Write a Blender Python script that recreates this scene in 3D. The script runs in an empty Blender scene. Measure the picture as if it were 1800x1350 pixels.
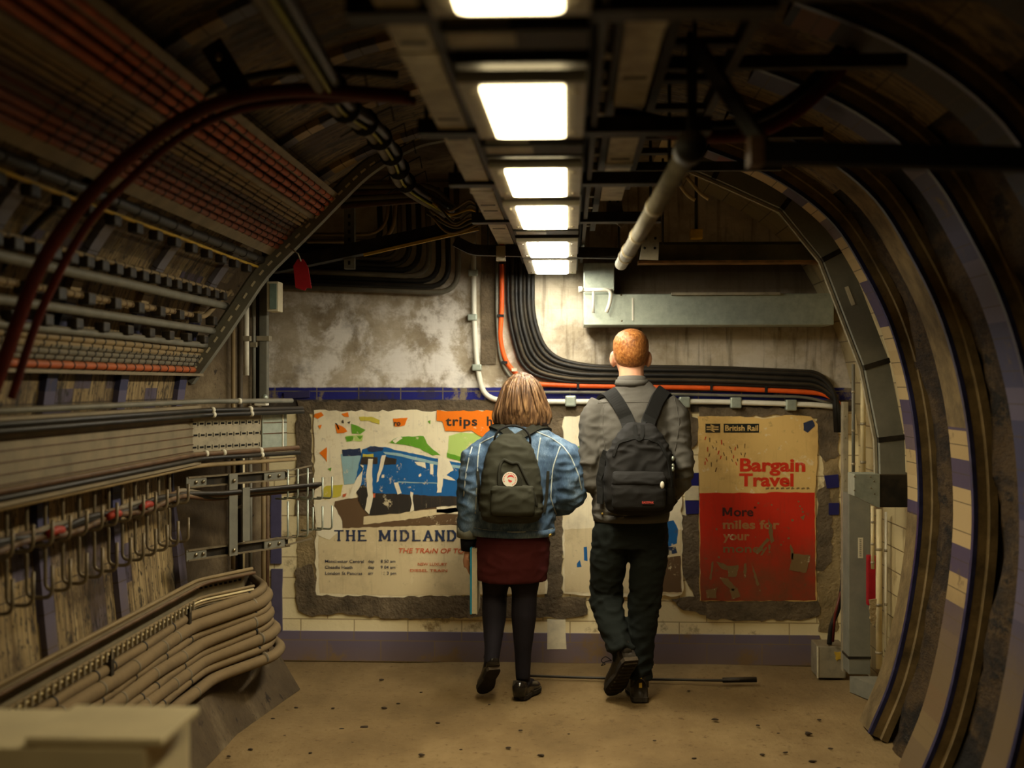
import bpy, bmesh, math, random
from mathutils import Vector, Matrix, noise
from mathutils.bvhtree import BVHTree

scene = bpy.context.scene
COL = scene.collection
V = Vector

# ------------------------------------------------------------------ camera, world, exposure
F = 2200.0                       # focal length in pixels of the 1800 wide frame
TH = math.atan(102 / F)          # the camera looks a little left of the tunnel axis
EYE = V((0, 0, 1.54))
cam = bpy.data.cameras.new('camera')
cam.sensor_width = 36.0
cam.lens = 36.0 * F / 1800.0
cam.clip_start = 0.05
cam.dof.use_dof = True
cam.dof.focus_distance = 6.0
cam.dof.aperture_fstop = 1.7
camo = bpy.data.objects.new('camera', cam)
camo.location = EYE
camo.rotation_euler = (math.radians(90), 0, TH)
COL.objects.link(camo)
scene.camera = camo

world = bpy.data.worlds.new('world')
world.use_nodes = True
world.node_tree.nodes['Background'].inputs[0].default_value = (0.03, 0.022, 0.012, 1)
world.node_tree.nodes['Background'].inputs[1].default_value = 0.25
scene.world = world
scene.view_settings.view_transform = 'Standard'
scene.view_settings.look = 'None'
scene.view_settings.gamma = 1.0
scene.view_settings.use_curve_mapping = False
scene.view_settings.exposure = 0.6
LAMP_POWER = [9.0, 7.0, 5.5, 13.0, 36.0, 58.0, 25.0]      # from the nearest lamp to the farthest
LAMP_COLOUR = [(1.0, 0.79, 0.42), (1.0, 0.79, 0.42), (1.0, 0.80, 0.43), (1.0, 0.82, 0.46), (1.0, 0.85, 0.54), (1.0, 0.93, 0.74), (1.0, 0.96, 0.82)]

YB = 6.92                        # the end wall


def at(px, py, Y):
    """the point at distance Y down the tunnel that the photo shows at this pixel"""
    fwd = V((-math.sin(TH), math.cos(TH), 0)); rt = V((math.cos(TH), math.sin(TH), 0))
    d = fwd * F + rt * (px - 900) + V((0, 0, 1)) * (675 - py)
    return EYE + d * (Y / d.y)


# ------------------------------------------------------------------ mesh helpers
class MB:
    def __init__(s):
        s.v = []; s.f = []; s.m = []; s.s = []; s.uv = {}

    def add(s, vs, fs, mi=0, smooth=False, uvs=None):
        o = len(s.v)
        s.v += [V(p) for p in vs]
        for f in fs:
            s.f.append([i + o for i in f]); s.m.append(mi); s.s.append(smooth)
        if uvs:
            for i, u in enumerate(uvs): s.uv[o + i] = u
        return s

    def box(s, x0, x1, y0, y1, z0, z1, mi=0):
        vs = [(x, y, z) for z in (z0, z1) for y in (y0, y1) for x in (x0, x1)]
        return s.add(vs, [(0, 2, 3, 1), (4, 5, 7, 6), (0, 1, 5, 4), (2, 6, 7, 3), (0, 4, 6, 2), (1, 3, 7, 5)], mi)

    def bevbox(s, x0, x1, y0, y1, z0, z1, b=.01, mi=0):
        bm = bmesh.new(); bmesh.ops.create_cube(bm, size=1)
        for v in bm.verts:
            v.co = V(((x0 + x1) / 2 + v.co.x * (x1 - x0), (y0 + y1) / 2 + v.co.y * (y1 - y0), (z0 + z1) / 2 + v.co.z * (z1 - z0)))
        bmesh.ops.bevel(bm, geom=bm.edges[:], offset=b, segments=2, affect='EDGES', profile=.6)
        bm.verts.ensure_lookup_table()
        s.add([v.co for v in bm.verts], [[v.index for v in f.verts] for f in bm.faces], mi)
        bm.free(); return s

    def bar(s, p0, p1, w, h, mi=0, up=V((0, 0, 1))):
        return s.strip([V(p0), V(p1)], w, h, mi, up)

    def strip(s, pts, w, h, mi=0, up=V((0, 0, 1)), ups=None, smooth=False):
        """rectangular section w (sideways) x h (along up) swept along pts"""
        pts = [V(p) for p in pts]; vs = []; n = len(pts)
        for i, p in enumerate(pts):
            t = (pts[min(i + 1, n - 1)] - pts[max(i - 1, 0)]).normalized()
            u = V(ups[i]) if ups else V(up)
            sd = t.cross(u)
            if sd.length < 1e-5: sd = t.cross(V((0, 1, 0)))
            sd.normalize(); u2 = sd.cross(t).normalized()
            k = 1.0
            if 0 < i < n - 1:
                a = (pts[i] - pts[i - 1]).normalized(); b = (pts[i + 1] - pts[i]).normalized()
                k = 1 / max(.4, math.sqrt(max(.05, (1 + a.dot(b)) / 2)))
            for a, b in ((-1, -1), (1, -1), (1, 1), (-1, 1)):
                vs.append(p + sd * (a * w / 2) * k + u2 * (b * h / 2))
        fs = []
        for i in range(n - 1):
            for j in range(4):
                a = i * 4 + j; b = i * 4 + (j + 1) % 4
                fs.append((a, b, b + 4, a + 4))
        fs += [(3, 2, 1, 0), tuple((n - 1) * 4 + j for j in range(4))]
        return s.add(vs, fs, mi, smooth)

    def tube(s, pts, r, n=8, mi=0, caps=True):
        pts = [V(p) for p in pts]; N = len(pts)
        rs = r if isinstance(r, (list, tuple)) else [r] * N
        vs = []; uvs = []; fr = None; L = 0
        for i, p in enumerate(pts):
            t = (pts[min(i + 1, N - 1)] - pts[max(i - 1, 0)])
            if t.length < 1e-7: t = V((0, 0, 1))
            t.normalize()
            if fr is None:
                a = V((0, 0, 1)) if abs(t.z) < .9 else V((1, 0, 0))
                fr = (a - t * a.dot(t)).normalized()
            else:
                fr = fr - t * fr.dot(t)
                fr.normalize()
            b = t.cross(fr)
            if i: L += (pts[i] - pts[i - 1]).length
            for j in range(n):
                an = 2 * math.pi * j / n
                vs.append(p + (fr * math.cos(an) + b * math.sin(an)) * rs[i]); uvs.append((L, j / n))
        fs = [(i * n + j, i * n + (j + 1) % n, (i + 1) * n + (j + 1) % n, (i + 1) * n + j) for i in range(N - 1) for j in range(n)]
        if caps: fs += [tuple(range(n - 1, -1, -1)), tuple((N - 1) * n + j for j in range(n))]
        return s.add(vs, fs, mi, True, uvs)

    def loft(s, rings, n=20, mi=0, ex=2.0):
        """rings: (x, y, z, rx, ry) closed sections across the path; ex > 2 squares the section"""
        P = [V(r[:3]) for r in rings]; N = len(P); vs = []
        for i, r in enumerate(rings):
            t = (P[min(i + 1, N - 1)] - P[max(i - 1, 0)]).normalized()
            ax = V((1, 0, 0)); ax = ax - t * ax.dot(t)
            if ax.length < .2: ax = V((0, 0, 1)) - t * t.z
            ax.normalize(); ay = t.cross(ax)
            for j in range(n):
                an = 2 * math.pi * j / n
                c, q = math.cos(an), math.sin(an)
                c = math.copysign(abs(c) ** (2 / ex), c); q = math.copysign(abs(q) ** (2 / ex), q)
                vs.append(P[i] + ax * c * r[3] + ay * q * r[4])
        fs = [(i * n + j, i * n + (j + 1) % n, (i + 1) * n + (j + 1) % n, (i + 1) * n + j) for i in range(N - 1) for j in range(n)]
        fs += [tuple(range(n - 1, -1, -1)), tuple((N - 1) * n + j for j in range(n))]
        return s.add(vs, fs, mi, True)

    def ball(s, c, rx, ry, rz, n=16, mi=0, rot=None):
        vs = []; m = n // 2
        for i in range(1, m):
            a = math.pi * i / m
            for j in range(n):
                b = 2 * math.pi * j / n
                vs.append(V((rx * math.sin(a) * math.cos(b), ry * math.sin(a) * math.sin(b), rz * math.cos(a))))
        vs += [V((0, 0, rz)), V((0, 0, -rz))]
        if rot: vs = [rot @ v for v in vs]
        vs = [v + V(c) for v in vs]
        fs = [(i * n + j, (i + 1) * n + j, (i + 1) * n + (j + 1) % n, i * n + (j + 1) % n) for i in range(m - 2) for j in range(n)]
        T = (m - 1) * n
        fs += [(T, j, (j + 1) % n) for j in range(n)]
        fs += [(T + 1, (m - 2) * n + (j + 1) % n, (m - 2) * n + j) for j in range(n)]
        return s.add(vs, fs, mi, True)

    def cyl(s, p0, p1, r, n=14, mi=0):
        return s.tube([p0, p1], r, n, mi)

    def prism(s, poly, y0, y1, mi=0):
        """outline (x, z) on a wall facing the viewer, front face at y0, back at y1"""
        a = sum(poly[i][0] * poly[(i + 1) % len(poly)][1] - poly[(i + 1) % len(poly)][0] * poly[i][1] for i in range(len(poly)))
        if a < 0: poly = poly[::-1]
        n = len(poly)
        vs = [(p[0], y0, p[1]) for p in poly] + [(p[0], y1, p[1]) for p in poly]
        fs = [tuple(range(n))] + [(i, n + i, n + (i + 1) % n, (i + 1) % n) for i in range(n)] + [tuple(range(2 * n - 1, n - 1, -1))]
        return s.add(vs, fs, mi)

    def column(s, poly, z0, z1, mi=0):
        """outline (x, y) in plan, raised from z0 to z1"""
        a = sum(poly[i][0] * poly[(i + 1) % len(poly)][1] - poly[(i + 1) % len(poly)][0] * poly[i][1] for i in range(len(poly)))
        if a < 0: poly = poly[::-1]
        n = len(poly)
        vs = [(p[0], p[1], z0) for p in poly] + [(p[0], p[1], z1) for p in poly]
        fs = [tuple(range(n - 1, -1, -1))] + [(i, (i + 1) % n, n + (i + 1) % n, n + i) for i in range(n)] + [tuple(range(n, 2 * n))]
        return s.add(vs, fs, mi)

    def mesh(s, name='m', off=V((0, 0, 0))):
        me = bpy.data.meshes.new(name)
        me.from_pydata([v - off for v in s.v], [], s.f)
        me.polygons.foreach_set('material_index', s.m)
        me.polygons.foreach_set('use_smooth', s.s)
        if s.uv:
            ul = me.uv_layers.new(name='UVMap')
            for lp in me.loops:
                ul.data[lp.index].uv = s.uv.get(lp.vertex_index, (0, 0))
        me.update()
        return me

    def base(s):
        xs = [v.x for v in s.v]; ys = [v.y for v in s.v]; zs = [v.z for v in s.v]
        return V(((min(xs) + max(xs)) / 2, (min(ys) + max(ys)) / 2, min(zs)))

    def build(s, name, mats, at_base=True):
        off = s.base() if at_base else V((0, 0, 0))
        return link(s.mesh(name, off), name, mats, off)


def link(me, name, mats, off=V((0, 0, 0))):
    if not isinstance(mats, (list, tuple)): mats = [mats]
    if not len(me.materials):
        for m in mats: me.materials.append(m)
    o = bpy.data.objects.new(name, me); COL.objects.link(o)
    o.location = off
    return o


def tag(o, label=None, cat=None, group=None, kind=None):
    if label: o['label'] = label
    if cat: o['category'] = cat
    if group: o['group'] = group
    if kind: o['kind'] = kind
    return o


def thing(name, label, cat, loc, group=None):
    o = bpy.data.objects.new(name, None); COL.objects.link(o)
    o.location = V(loc); o.empty_display_size = .1
    return tag(o, label, cat, group)


def struct(mb, name, mats):
    return tag(mb.build(name, mats, False), kind='structure')


def part(mb, name, mats, parent):
    """a part (or sub-part) meshed in world coordinates, parented to its thing"""
    o = mb.build(name, mats, False)
    o.parent = parent
    o.matrix_parent_inverse = Matrix.Identity(4) if parent.parent else Matrix.Translation(-parent.location)
    return o


def copy_tree(o, parent=None):
    c = o.copy(); COL.objects.link(c)
    if parent: c.parent = parent
    for ch in list(o.children): copy_tree(ch, c)
    return c


def rounded(pts, r, seg=6):
    pts = [V(p) for p in pts]; out = [pts[0]]
    for i in range(1, len(pts) - 1):
        a, b, c = pts[i - 1], pts[i], pts[i + 1]
        u = (a - b); w = (c - b); q = min(r, u.length * .49, w.length * .49)
        p0 = b + u.normalized() * q; p2 = b + w.normalized() * q
        for k in range(seg + 1):
            t = k / seg
            out.append(p0 * (1 - t) ** 2 + b * 2 * t * (1 - t) + p2 * t * t)
    out.append(pts[-1]); return out


def smoothline(pts, n=6):
    pts = [V(p) if len(p) == 3 else V((p[0], p[1], 0)) for p in pts]
    P = [pts[0] * 2 - pts[1]] + pts + [pts[-1] * 2 - pts[-2]]; out = []
    for i in range(1, len(P) - 2):
        a, b, c, d = P[i - 1], P[i], P[i + 1], P[i + 2]
        for k in range(n):
            t = k / n
            out.append(.5 * ((2 * b) + (c - a) * t + (2 * a - 5 * b + 4 * c - d) * t * t + (3 * b - a - 3 * c + d) * t ** 3))
    out.append(pts[-1]); return out


def sag(p0, p1, n=12, wob=.006, seed=0, drop=0):
    p0 = V(p0); p1 = V(p1); out = []
    for i in range(n + 1):
        t = i / n; p = p0.lerp(p1, t)
        p += V((noise.noise(V((seed * 7.1, t * 6, 0))), 0, noise.noise(V((seed * 3.3, 9, t * 6))))) * wob
        p.z -= drop * 4 * t * (1 - t)
        out.append(p)
    return out


def torn(poly, step=.03, amp=.008, seed=1):
    rnd = random.Random(seed); out = []
    n = len(poly)
    for i in range(n):
        a = V((poly[i][0], poly[i][1])); b = V((poly[(i + 1) % n][0], poly[(i + 1) % n][1]))
        k = max(1, int((b - a).length / step))
        for j in range(k):
            p = a.lerp(b, j / k); out.append((p.x + rnd.uniform(-amp, amp), p.y + rnd.uniform(-amp, amp)))
    return out


# ------------------------------------------------------------------ material helpers
def lin(c):
    return tuple(((x / 255) / 12.92 if x / 255 <= .04045 else ((x / 255 + .055) / 1.055) ** 2.4) for x in c) + (1,)


class G:
    def __init__(s, name, rough=.8, metal=0.0, spec=.3):
        s.mat = bpy.data.materials.new(name); s.mat.use_nodes = True
        s.t = s.mat.node_tree; s.b = s.t.nodes['Principled BSDF']
        s.b.inputs['Roughness'].default_value = rough; s.b.inputs['Metallic'].default_value = metal
        s.b.inputs['Specular IOR Level'].default_value = spec
        s._co = None

    def n(s, kind): return s.t.nodes.new(kind)

    def put(s, sock, val):
        if hasattr(val, 'links'): s.t.links.new(val, sock)
        elif val is not None: sock.default_value = val

    def co(s, kind='Object'):
        if s._co is None: s._co = s.n('ShaderNodeTexCoord')
        return s._co.outputs[kind]

    def map(s, vec, sc=(1, 1, 1), loc=(0, 0, 0)):
        m = s.n('ShaderNodeMapping'); s.put(m.inputs['Vector'], vec)
        m.inputs['Scale'].default_value = sc; m.inputs['Location'].default_value = loc
        return m.outputs[0]

    def noise(s, vec=None, scale=5, detail=5, rough=.6, dist=0.0):
        m = s.n('ShaderNodeTexNoise'); s.put(m.inputs['Vector'], vec or s.co())
        m.inputs['Scale'].default_value = scale; m.inputs['Detail'].default_value = detail
        m.inputs['Roughness'].default_value = rough; m.inputs['Distortion'].default_value = dist
        return m.outputs['Fac']

    def vor(s, vec=None, scale=5, feat='F1'):
        m = s.n('ShaderNodeTexVoronoi'); s.put(m.inputs['Vector'], vec or s.co())
        m.inputs['Scale'].default_value = scale; m.feature = feat
        return m.outputs['Distance']

    def ramp(s, fac, stops, interp='LINEAR'):
        m = s.n('ShaderNodeValToRGB'); s.put(m.inputs[0], fac)
        e = m.color_ramp.elements; m.color_ramp.interpolation = interp
        while len(e) < len(stops): e.new(.5)
        for q, (p, c) in zip(e, stops):
            q.position = p; q.color = c if len(c) == 4 else tuple(c) + (1,)
        return m.outputs[0]

    def mix(s, fac, a, b, mode='MIX'):
        m = s.n('ShaderNodeMix'); m.data_type = 'RGBA'; m.blend_type = mode
        s.put(m.inputs[0], fac); s.put(m.inputs[6], a); s.put(m.inputs[7], b)
        return m.outputs[2]

    def m(s, op, a, b=None, c=None):
        m = s.n('ShaderNodeMath'); m.operation = op; m.use_clamp = False
        s.put(m.inputs[0], a)
        if b is not None: s.put(m.inputs[1], b)
        if c is not None: s.put(m.inputs[2], c)
        return m.outputs[0]

    def sm(s, x, a, b):
        """0 below a, 1 above b"""
        m = s.n('ShaderNodeMapRange'); m.interpolation_type = 'SMOOTHSTEP'
        s.put(m.inputs[0], x); m.inputs[1].default_value = a; m.inputs[2].default_value = b
        return m.outputs[0]

    def sep(s, vec=None):
        m = s.n('ShaderNodeSeparateXYZ'); s.put(m.inputs[0], vec or s.co())
        return m.outputs

    def comb(s, x, y, z=0.0):
        m = s.n('ShaderNodeCombineXYZ')
        s.put(m.inputs[0], x); s.put(m.inputs[1], y); s.put(m.inputs[2], z)
        return m.outputs[0]

    def white(s, x):
        m = s.n('ShaderNodeTexWhiteNoise'); m.noise_dimensions = '1D'; s.put(m.inputs['W'], x)
        return m.outputs['Value']

    def brick(s, vec, w, h, mortar=.004, c1=(1, 1, 1, 1), c2=(.8, .8, .8, 1), cm=(.1, .1, .1, 1), offset=.5):
        m = s.n('ShaderNodeTexBrick'); s.put(m.inputs['Vector'], vec)
        m.inputs['Scale'].default_value = 1; m.inputs['Brick Width'].default_value = w; m.inputs['Row Height'].default_value = h
        m.inputs['Mortar Size'].default_value = mortar; m.offset = offset
        m.inputs['Color1'].default_value = c1; m.inputs['Color2'].default_value = c2; m.inputs['Mortar'].default_value = cm
        return m.outputs['Color'], m.outputs['Fac']

    def base(s, c): s.put(s.b.inputs['Base Color'], c); return s

    def rough(s, r): s.put(s.b.inputs['Roughness'], r); return s

    def bump(s, h, strength=.4, dist=.01):
        m = s.n('ShaderNodeBump'); s.put(m.inputs['Height'], h)
        m.inputs['Strength'].default_value = strength; m.inputs['Distance'].default_value = dist
        s.t.links.new(m.outputs[0], s.b.inputs['Normal']); return s


DUST = lin((120, 100, 70))


def plain(name, rgb, rough=.75, metal=0.0, var=.18, scale=14, dust=0.0, bump=.15, spec=.3, bd=.004):
    """paint, plastic, cloth or metal with slight mottling and, with dust > 0, settled dust on what faces up"""
    g = G(name, rough, metal, spec); c = lin(rgb)
    nz = g.noise(scale=scale)
    lo = tuple(x * (1 - var * 1.6) for x in c[:3]) + (1,); hi = tuple(min(1, x * (1 + var)) for x in c[:3]) + (1,)
    col = g.ramp(nz, [(.3, lo), (.7, hi)])
    if dust:
        geo = g.n('ShaderNodeNewGeometry')
        up = g.sep(geo.outputs['Normal'])[2]
        k = g.m('MULTIPLY', g.sm(g.m('ADD', up, g.m('MULTIPLY', g.m('SUBTRACT', nz, .5), 1.2)), -.2, .75), dust)
        col = g.mix(k, col, DUST)
    g.base(col)
    if bump: g.bump(g.noise(scale=scale * 6, detail=3), bump, bd)
    return g.mat


def emit(name, rgb, strength):
    m = bpy.data.materials.new(name); m.use_nodes = True
    b = m.node_tree.nodes['Principled BSDF']
    b.inputs['Base Color'].default_value = (.8, .8, .8, 1)
    b.inputs['Emission Color'].default_value = tuple(rgb) + (1,)
    b.inputs['Emission Strength'].default_value = strength
    return m


M = {}
M['dark'] = plain('dark_steel', (38, 34, 27), .6, .3, .3, 9, .35)
M['galv'] = plain('dusty_galvanised_steel', (158, 148, 124), .55, .3, .22, 18, .55)
M['galv_clean'] = plain('galvanised_steel', (172, 180, 165), .42, .6, .12, 30, .1)
M['tray'] = plain('dusty_tray_steel', (128, 116, 92), .65, .2, .18, 8, .7)
M['grey_steel'] = plain('grey_painted_steel', (112, 110, 98), .6, .1, .16, 10, .3)
M['hook'] = plain('hook_steel', (118, 106, 84), .5, .3, .2, 30, .3)
M['duct'] = plain('grey_trunking', (122, 120, 106), .65, .15, .12, 12, .2)
M['label'] = plain('label_paper', (205, 195, 165), .8, 0, .06, 40)
M['cream_pipe'] = plain('cream_conduit', (214, 196, 150), .5, 0, .12, 10, .2)
M['white_pipe'] = plain('white_conduit', (226, 220, 200), .45, 0, .08, 10, .15)
M['orange_old'] = plain('old_orange_cable_sheath', (172, 84, 38), .6, 0, .25, 9, .3)
M['orange'] = plain('orange_cable_sheath', (226, 88, 24), .5, 0, .15, 12, .12)
M['orange_dull'] = plain('dull_orange_cable_sheath', (132, 66, 32), .6, 0, .22, 9, .3)
M['brown_cable'] = plain('brown_cable_sheath', (84, 58, 36), .65, 0, .25, 12, .45)
M['tan_cable'] = plain('tan_cable_sheath', (136, 116, 80), .7, 0, .15, 10, .5)
M['grey_cable'] = plain('grey_cable_sheath', (108, 102, 86), .7, 0, .2, 10, .5)
M['black_cable'] = plain('black_cable_sheath', (30, 28, 25), .5, 0, .25, 9, .15)
M['dusty_cable'] = plain('thick_dusty_cable', (108, 90, 62), .9, 0, .16, 7, .8, .35)
M['red_hose'] = plain('dark_red_sheath', (88, 22, 14), .5, 0, .25, 9, .2)
M['yellow'] = plain('yellow_paint', (196, 160, 50), .6, 0, .2, 14, .2)
M['red_tag'] = plain('red_tag', (150, 18, 28), .6, 0, .12, 20)
M['tie'] = plain('black_tie', (18, 17, 15), .6, 0, .1, 20)
M['tie_pale'] = plain('pale_tie', (205, 198, 176), .5, 0, .1, 20)
M['bolt'] = plain('bolt_steel', (150, 140, 115), .35, .9, .15, 30)
M['hole'] = plain('dark_hole', (14, 12, 10), .9, 0, .1, 20)
M['cleat'] = plain('black_cleat', (30, 27, 22), .6, 0, .25, 16, .45)

# ------------------------------------------------------------------ the setting: tunnel shell
PROF = smoothline([(-1.58, 0), (-1.70, .35), (-1.76, .8), (-1.78, 1.2), (-1.74, 1.6), (-1.63, 1.95), (-1.44, 2.2), (-1.2, 2.41),
                   (-.95, 2.56), (-.6, 2.68), (-.1, 2.74), (.4, 2.69), (.75, 2.58), (1.0, 2.45), (1.2, 2.28), (1.345, 2.05),
                   (1.46, 1.8), (1.54, 1.5), (1.575, 1.2), (1.575, .9), (1.53, .55), (1.46, .25), (1.36, 0)], 5)
PROF = [(p.x, p.y) for p in PROF]
ARC = [0]
for i in range(1, len(PROF)):
    ARC.append(ARC[-1] + math.hypot(PROF[i][0] - PROF[i - 1][0], PROF[i][1] - PROF[i - 1][1]))


def inward(i):
    a = PROF[max(i - 1, 0)]; b = PROF[min(i + 1, len(PROF) - 1)]
    t = V((b[0] - a[0], 0, b[1] - a[1])).normalized()
    return V((t.z, 0, -t.x))


def pp(i, d, y):
    n = inward(i)
    return V((PROF[i][0] + n.x * d, y, PROF[i][1] + n.z * d))


def zi(z, right):
    """profile index nearest height z on one side"""
    mid = max(range(len(PROF)), key=lambda i: PROF[i][1])
    rng = range(mid, len(PROF)) if right else range(0, mid)
    return min(rng, key=lambda i: abs(PROF[i][1] - z))


def shell(i0, i1, y0, y1, ny, disp=None):
    mb = MB(); vs = []; uv = []; W = i1 - i0 + 1
    for k in range(ny + 1):
        y = y0 + (y1 - y0) * k / ny
        for i in range(i0, i1 + 1):
            d = disp(ARC[i], y) if disp else 0
            vs.append(pp(i, d, y)); uv.append((ARC[i], y))
    fs = [(k * W + i, (k + 1) * W + i, (k + 1) * W + i + 1, k * W + i + 1) for k in range(ny) for i in range(W - 1)]
    # a back skin gives the shell its thickness
    n0 = len(vs)
    vs2 = [pp(i, -.08, y) for y in (y0, y1) for i in range(i0, i1 + 1)]
    fs2 = [(n0 + i, n0 + i + 1, n0 + W + i + 1, n0 + W + i) for i in range(W - 1)]
    fs2 += [(i, i + 1, n0 + i + 1, n0 + i) for i in range(W - 1)] + [(ny * W + i + 1, ny * W + i, n0 + W + i, n0 + W + i + 1) for i in range(W - 1)]
    uv += [(ARC[i], y) for y in (y0, y1) for i in range(i0, i1 + 1)]
    return mb.add(vs + vs2, fs + fs2, 0, True, uv)


# cream ribbed panels of the left wall and vault
def ribbed(name, light, dark, blue_k, wet=0.0):
    g = G(name, .7)
    uv = g.co('UV'); s = g.sep(uv)
    fine = g.noise(g.map(uv, (1.2, 26, 1)), 1.6, 5, .65)
    big = g.noise(g.map(uv, (1.6, 1.6, 1), (3, 1, 0)), 1.5, 6, .7)
    col = g.ramp(fine, [(.3, dark), (.5, tuple(.5 * (a + b) for a, b in zip(light, dark))), (.72, light)])
    bc, bf = g.brick(g.comb(g.m('ADD', s[0], .05), s[1]), .31, .075, .0035, (1, 1, 1, 1), (.0, .0, .0, 1), (.5, .5, .5, 1), 0)
    isblue = g.m('MULTIPLY', g.sm(g.noise(g.comb(g.m('SNAP', s[0], .155), g.m('SNAP', s[1], .15)), 37, 0), .6, .61), blue_k)
    col = g.mix(isblue, col, lin((62, 58, 88)))
    col = g.mix(g.m('MULTIPLY', bf, .75), col, lin((40, 30, 20)))
    col = g.mix(g.sm(big, .45, .66), col, lin((66, 50, 32)))
    spots = g.noise(g.map(uv, (9, 14, 1)), 3, 3, .5)
    col = g.mix(g.m('MULTIPLY', g.sm(spots, .57, .66), .85), col, lin((34, 26, 18)))
    holes = g.noise(g.map(uv, (2.2, 5, 1), (8, 3, 0)), 1.7, 6, .75)
    col = g.mix(g.m('MULTIPLY', g.sm(holes, .54, .60), .9), col, lin((44, 34, 22)))
    g.base(col)
    rib = g.m('PINGPONG', s[1], .037)
    g.bump(g.m('ADD', g.m('MULTIPLY', rib, 14), fine), .5, .012)
    return g.mat


M['left_wall'] = ribbed('cream_ribbed_tiles', lin((176, 152, 106)), lin((84, 64, 38)), .85)
M['vault'] = ribbed('cream_ribbed_vault', lin((136, 116, 76)), lin((76, 62, 38)), 0)

# dark broken concrete between the ribs on the right
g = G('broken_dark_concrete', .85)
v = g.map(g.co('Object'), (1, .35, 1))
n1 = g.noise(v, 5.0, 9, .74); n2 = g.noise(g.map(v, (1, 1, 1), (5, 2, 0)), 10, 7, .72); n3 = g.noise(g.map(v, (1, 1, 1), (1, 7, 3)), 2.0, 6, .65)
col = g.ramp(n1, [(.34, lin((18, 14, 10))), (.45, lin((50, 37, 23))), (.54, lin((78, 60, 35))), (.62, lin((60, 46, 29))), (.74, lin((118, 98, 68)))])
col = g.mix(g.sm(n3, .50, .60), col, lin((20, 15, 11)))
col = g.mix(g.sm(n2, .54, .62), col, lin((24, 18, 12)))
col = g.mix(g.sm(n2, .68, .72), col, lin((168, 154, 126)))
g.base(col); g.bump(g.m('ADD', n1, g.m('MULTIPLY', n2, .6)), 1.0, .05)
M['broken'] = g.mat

# glazed cream wall tiles
g = G('cream_wall_tiles', .35, 0, .5)
uv = g.co('UV'); s = g.sep(uv)
bc, bf = g.brick(g.comb(s[1], s[0]), .30, .115, .003, lin((190, 172, 128)), lin((176, 158, 114)), lin((96, 76, 48)), .5)
n1 = g.noise(uv, 4, 6, .7)
col = g.mix(g.sm(n1, .56, .72), bc, lin((120, 96, 58)))
g.base(col); g.bump(bf, -.3, .003)
M['cream_tiles'] = g.mat

# rib strips: glazed tiles in blocks of blue, cream and grey along the arch
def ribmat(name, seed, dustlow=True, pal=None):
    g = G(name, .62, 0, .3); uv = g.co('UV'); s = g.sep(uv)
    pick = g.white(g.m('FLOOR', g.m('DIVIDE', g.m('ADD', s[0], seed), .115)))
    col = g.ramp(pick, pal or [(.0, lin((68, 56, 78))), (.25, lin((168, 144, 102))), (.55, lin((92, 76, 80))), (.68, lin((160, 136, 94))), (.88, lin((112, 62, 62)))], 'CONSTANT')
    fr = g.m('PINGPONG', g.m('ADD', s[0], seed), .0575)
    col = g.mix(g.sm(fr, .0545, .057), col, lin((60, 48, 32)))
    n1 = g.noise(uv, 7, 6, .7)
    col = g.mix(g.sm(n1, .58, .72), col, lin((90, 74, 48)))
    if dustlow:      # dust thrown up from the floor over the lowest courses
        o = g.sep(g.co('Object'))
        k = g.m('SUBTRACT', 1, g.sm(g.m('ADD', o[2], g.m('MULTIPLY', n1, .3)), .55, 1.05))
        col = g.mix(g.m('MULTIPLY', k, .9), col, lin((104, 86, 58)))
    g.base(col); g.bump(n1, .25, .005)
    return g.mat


M['rib_a'] = ribmat('rib_tiles_pale', .35)
M['rib_b'] = ribmat('rib_tiles_mixed', 1.27)
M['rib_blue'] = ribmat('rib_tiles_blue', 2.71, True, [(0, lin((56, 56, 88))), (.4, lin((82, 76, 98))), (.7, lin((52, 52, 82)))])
M['rib_dark'] = ribmat('rib_tiles_dark', 5.1, True, [(0, lin((30, 34, 54))), (.5, lin((36, 32, 30))), (.85, lin((104, 66, 38)))])  # darker palette for the nearest ribs
M['rib_vault'] = ribmat('rib_tiles_vault', 3.3, False, [(0, lin((112, 108, 116))), (.4, lin((156, 134, 96))), (.6, lin((92, 92, 108))), (.85, lin((156, 100, 58)))])
M['rib_plaster'] = plain('rib_dusty_plaster', (112, 94, 62), .85, 0, .35, 9, .3, .6)
M['rib_edge'] = plain('blue_glazed_edge', (34, 38, 78), .35, 0, .3, 20, .1, spec=.5)
M['rib_iron'] = plain('rusty_rib_iron', (64, 46, 28), .8, .1, .4, 9, .3, .6)

# floor
g = G('dusty_floor', .92, 0, .15)
v = g.co('Object')
n1 = g.noise(g.map(v, (1, .6, 1)), 1.3, 7, .62); n2 = g.noise(v, 26, 6, .7); n3 = g.noise(g.map(v, (2.4, 1, 1)), 5.5, 5, .6)
col = g.ramp(n1, [(.28, lin((96, 78, 50))), (.5, lin((124, 102, 68))), (.72, lin((150, 127, 88)))])
col = g.mix(g.sm(n2, .56, .72), col, lin((92, 72, 44)))
col = g.mix(g.m('MULTIPLY', g.sm(n3, .62, .7), .35), col, lin((84, 68, 44)))
g.base(col); g.bump(g.m('ADD', g.m('MULTIPLY', n1, 1.5), g.m('ADD', g.m('MULTIPLY', n2, .25), g.m('MULTIPLY', n3, .4))), .7, .03)
M['floor'] = g.mat

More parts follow.
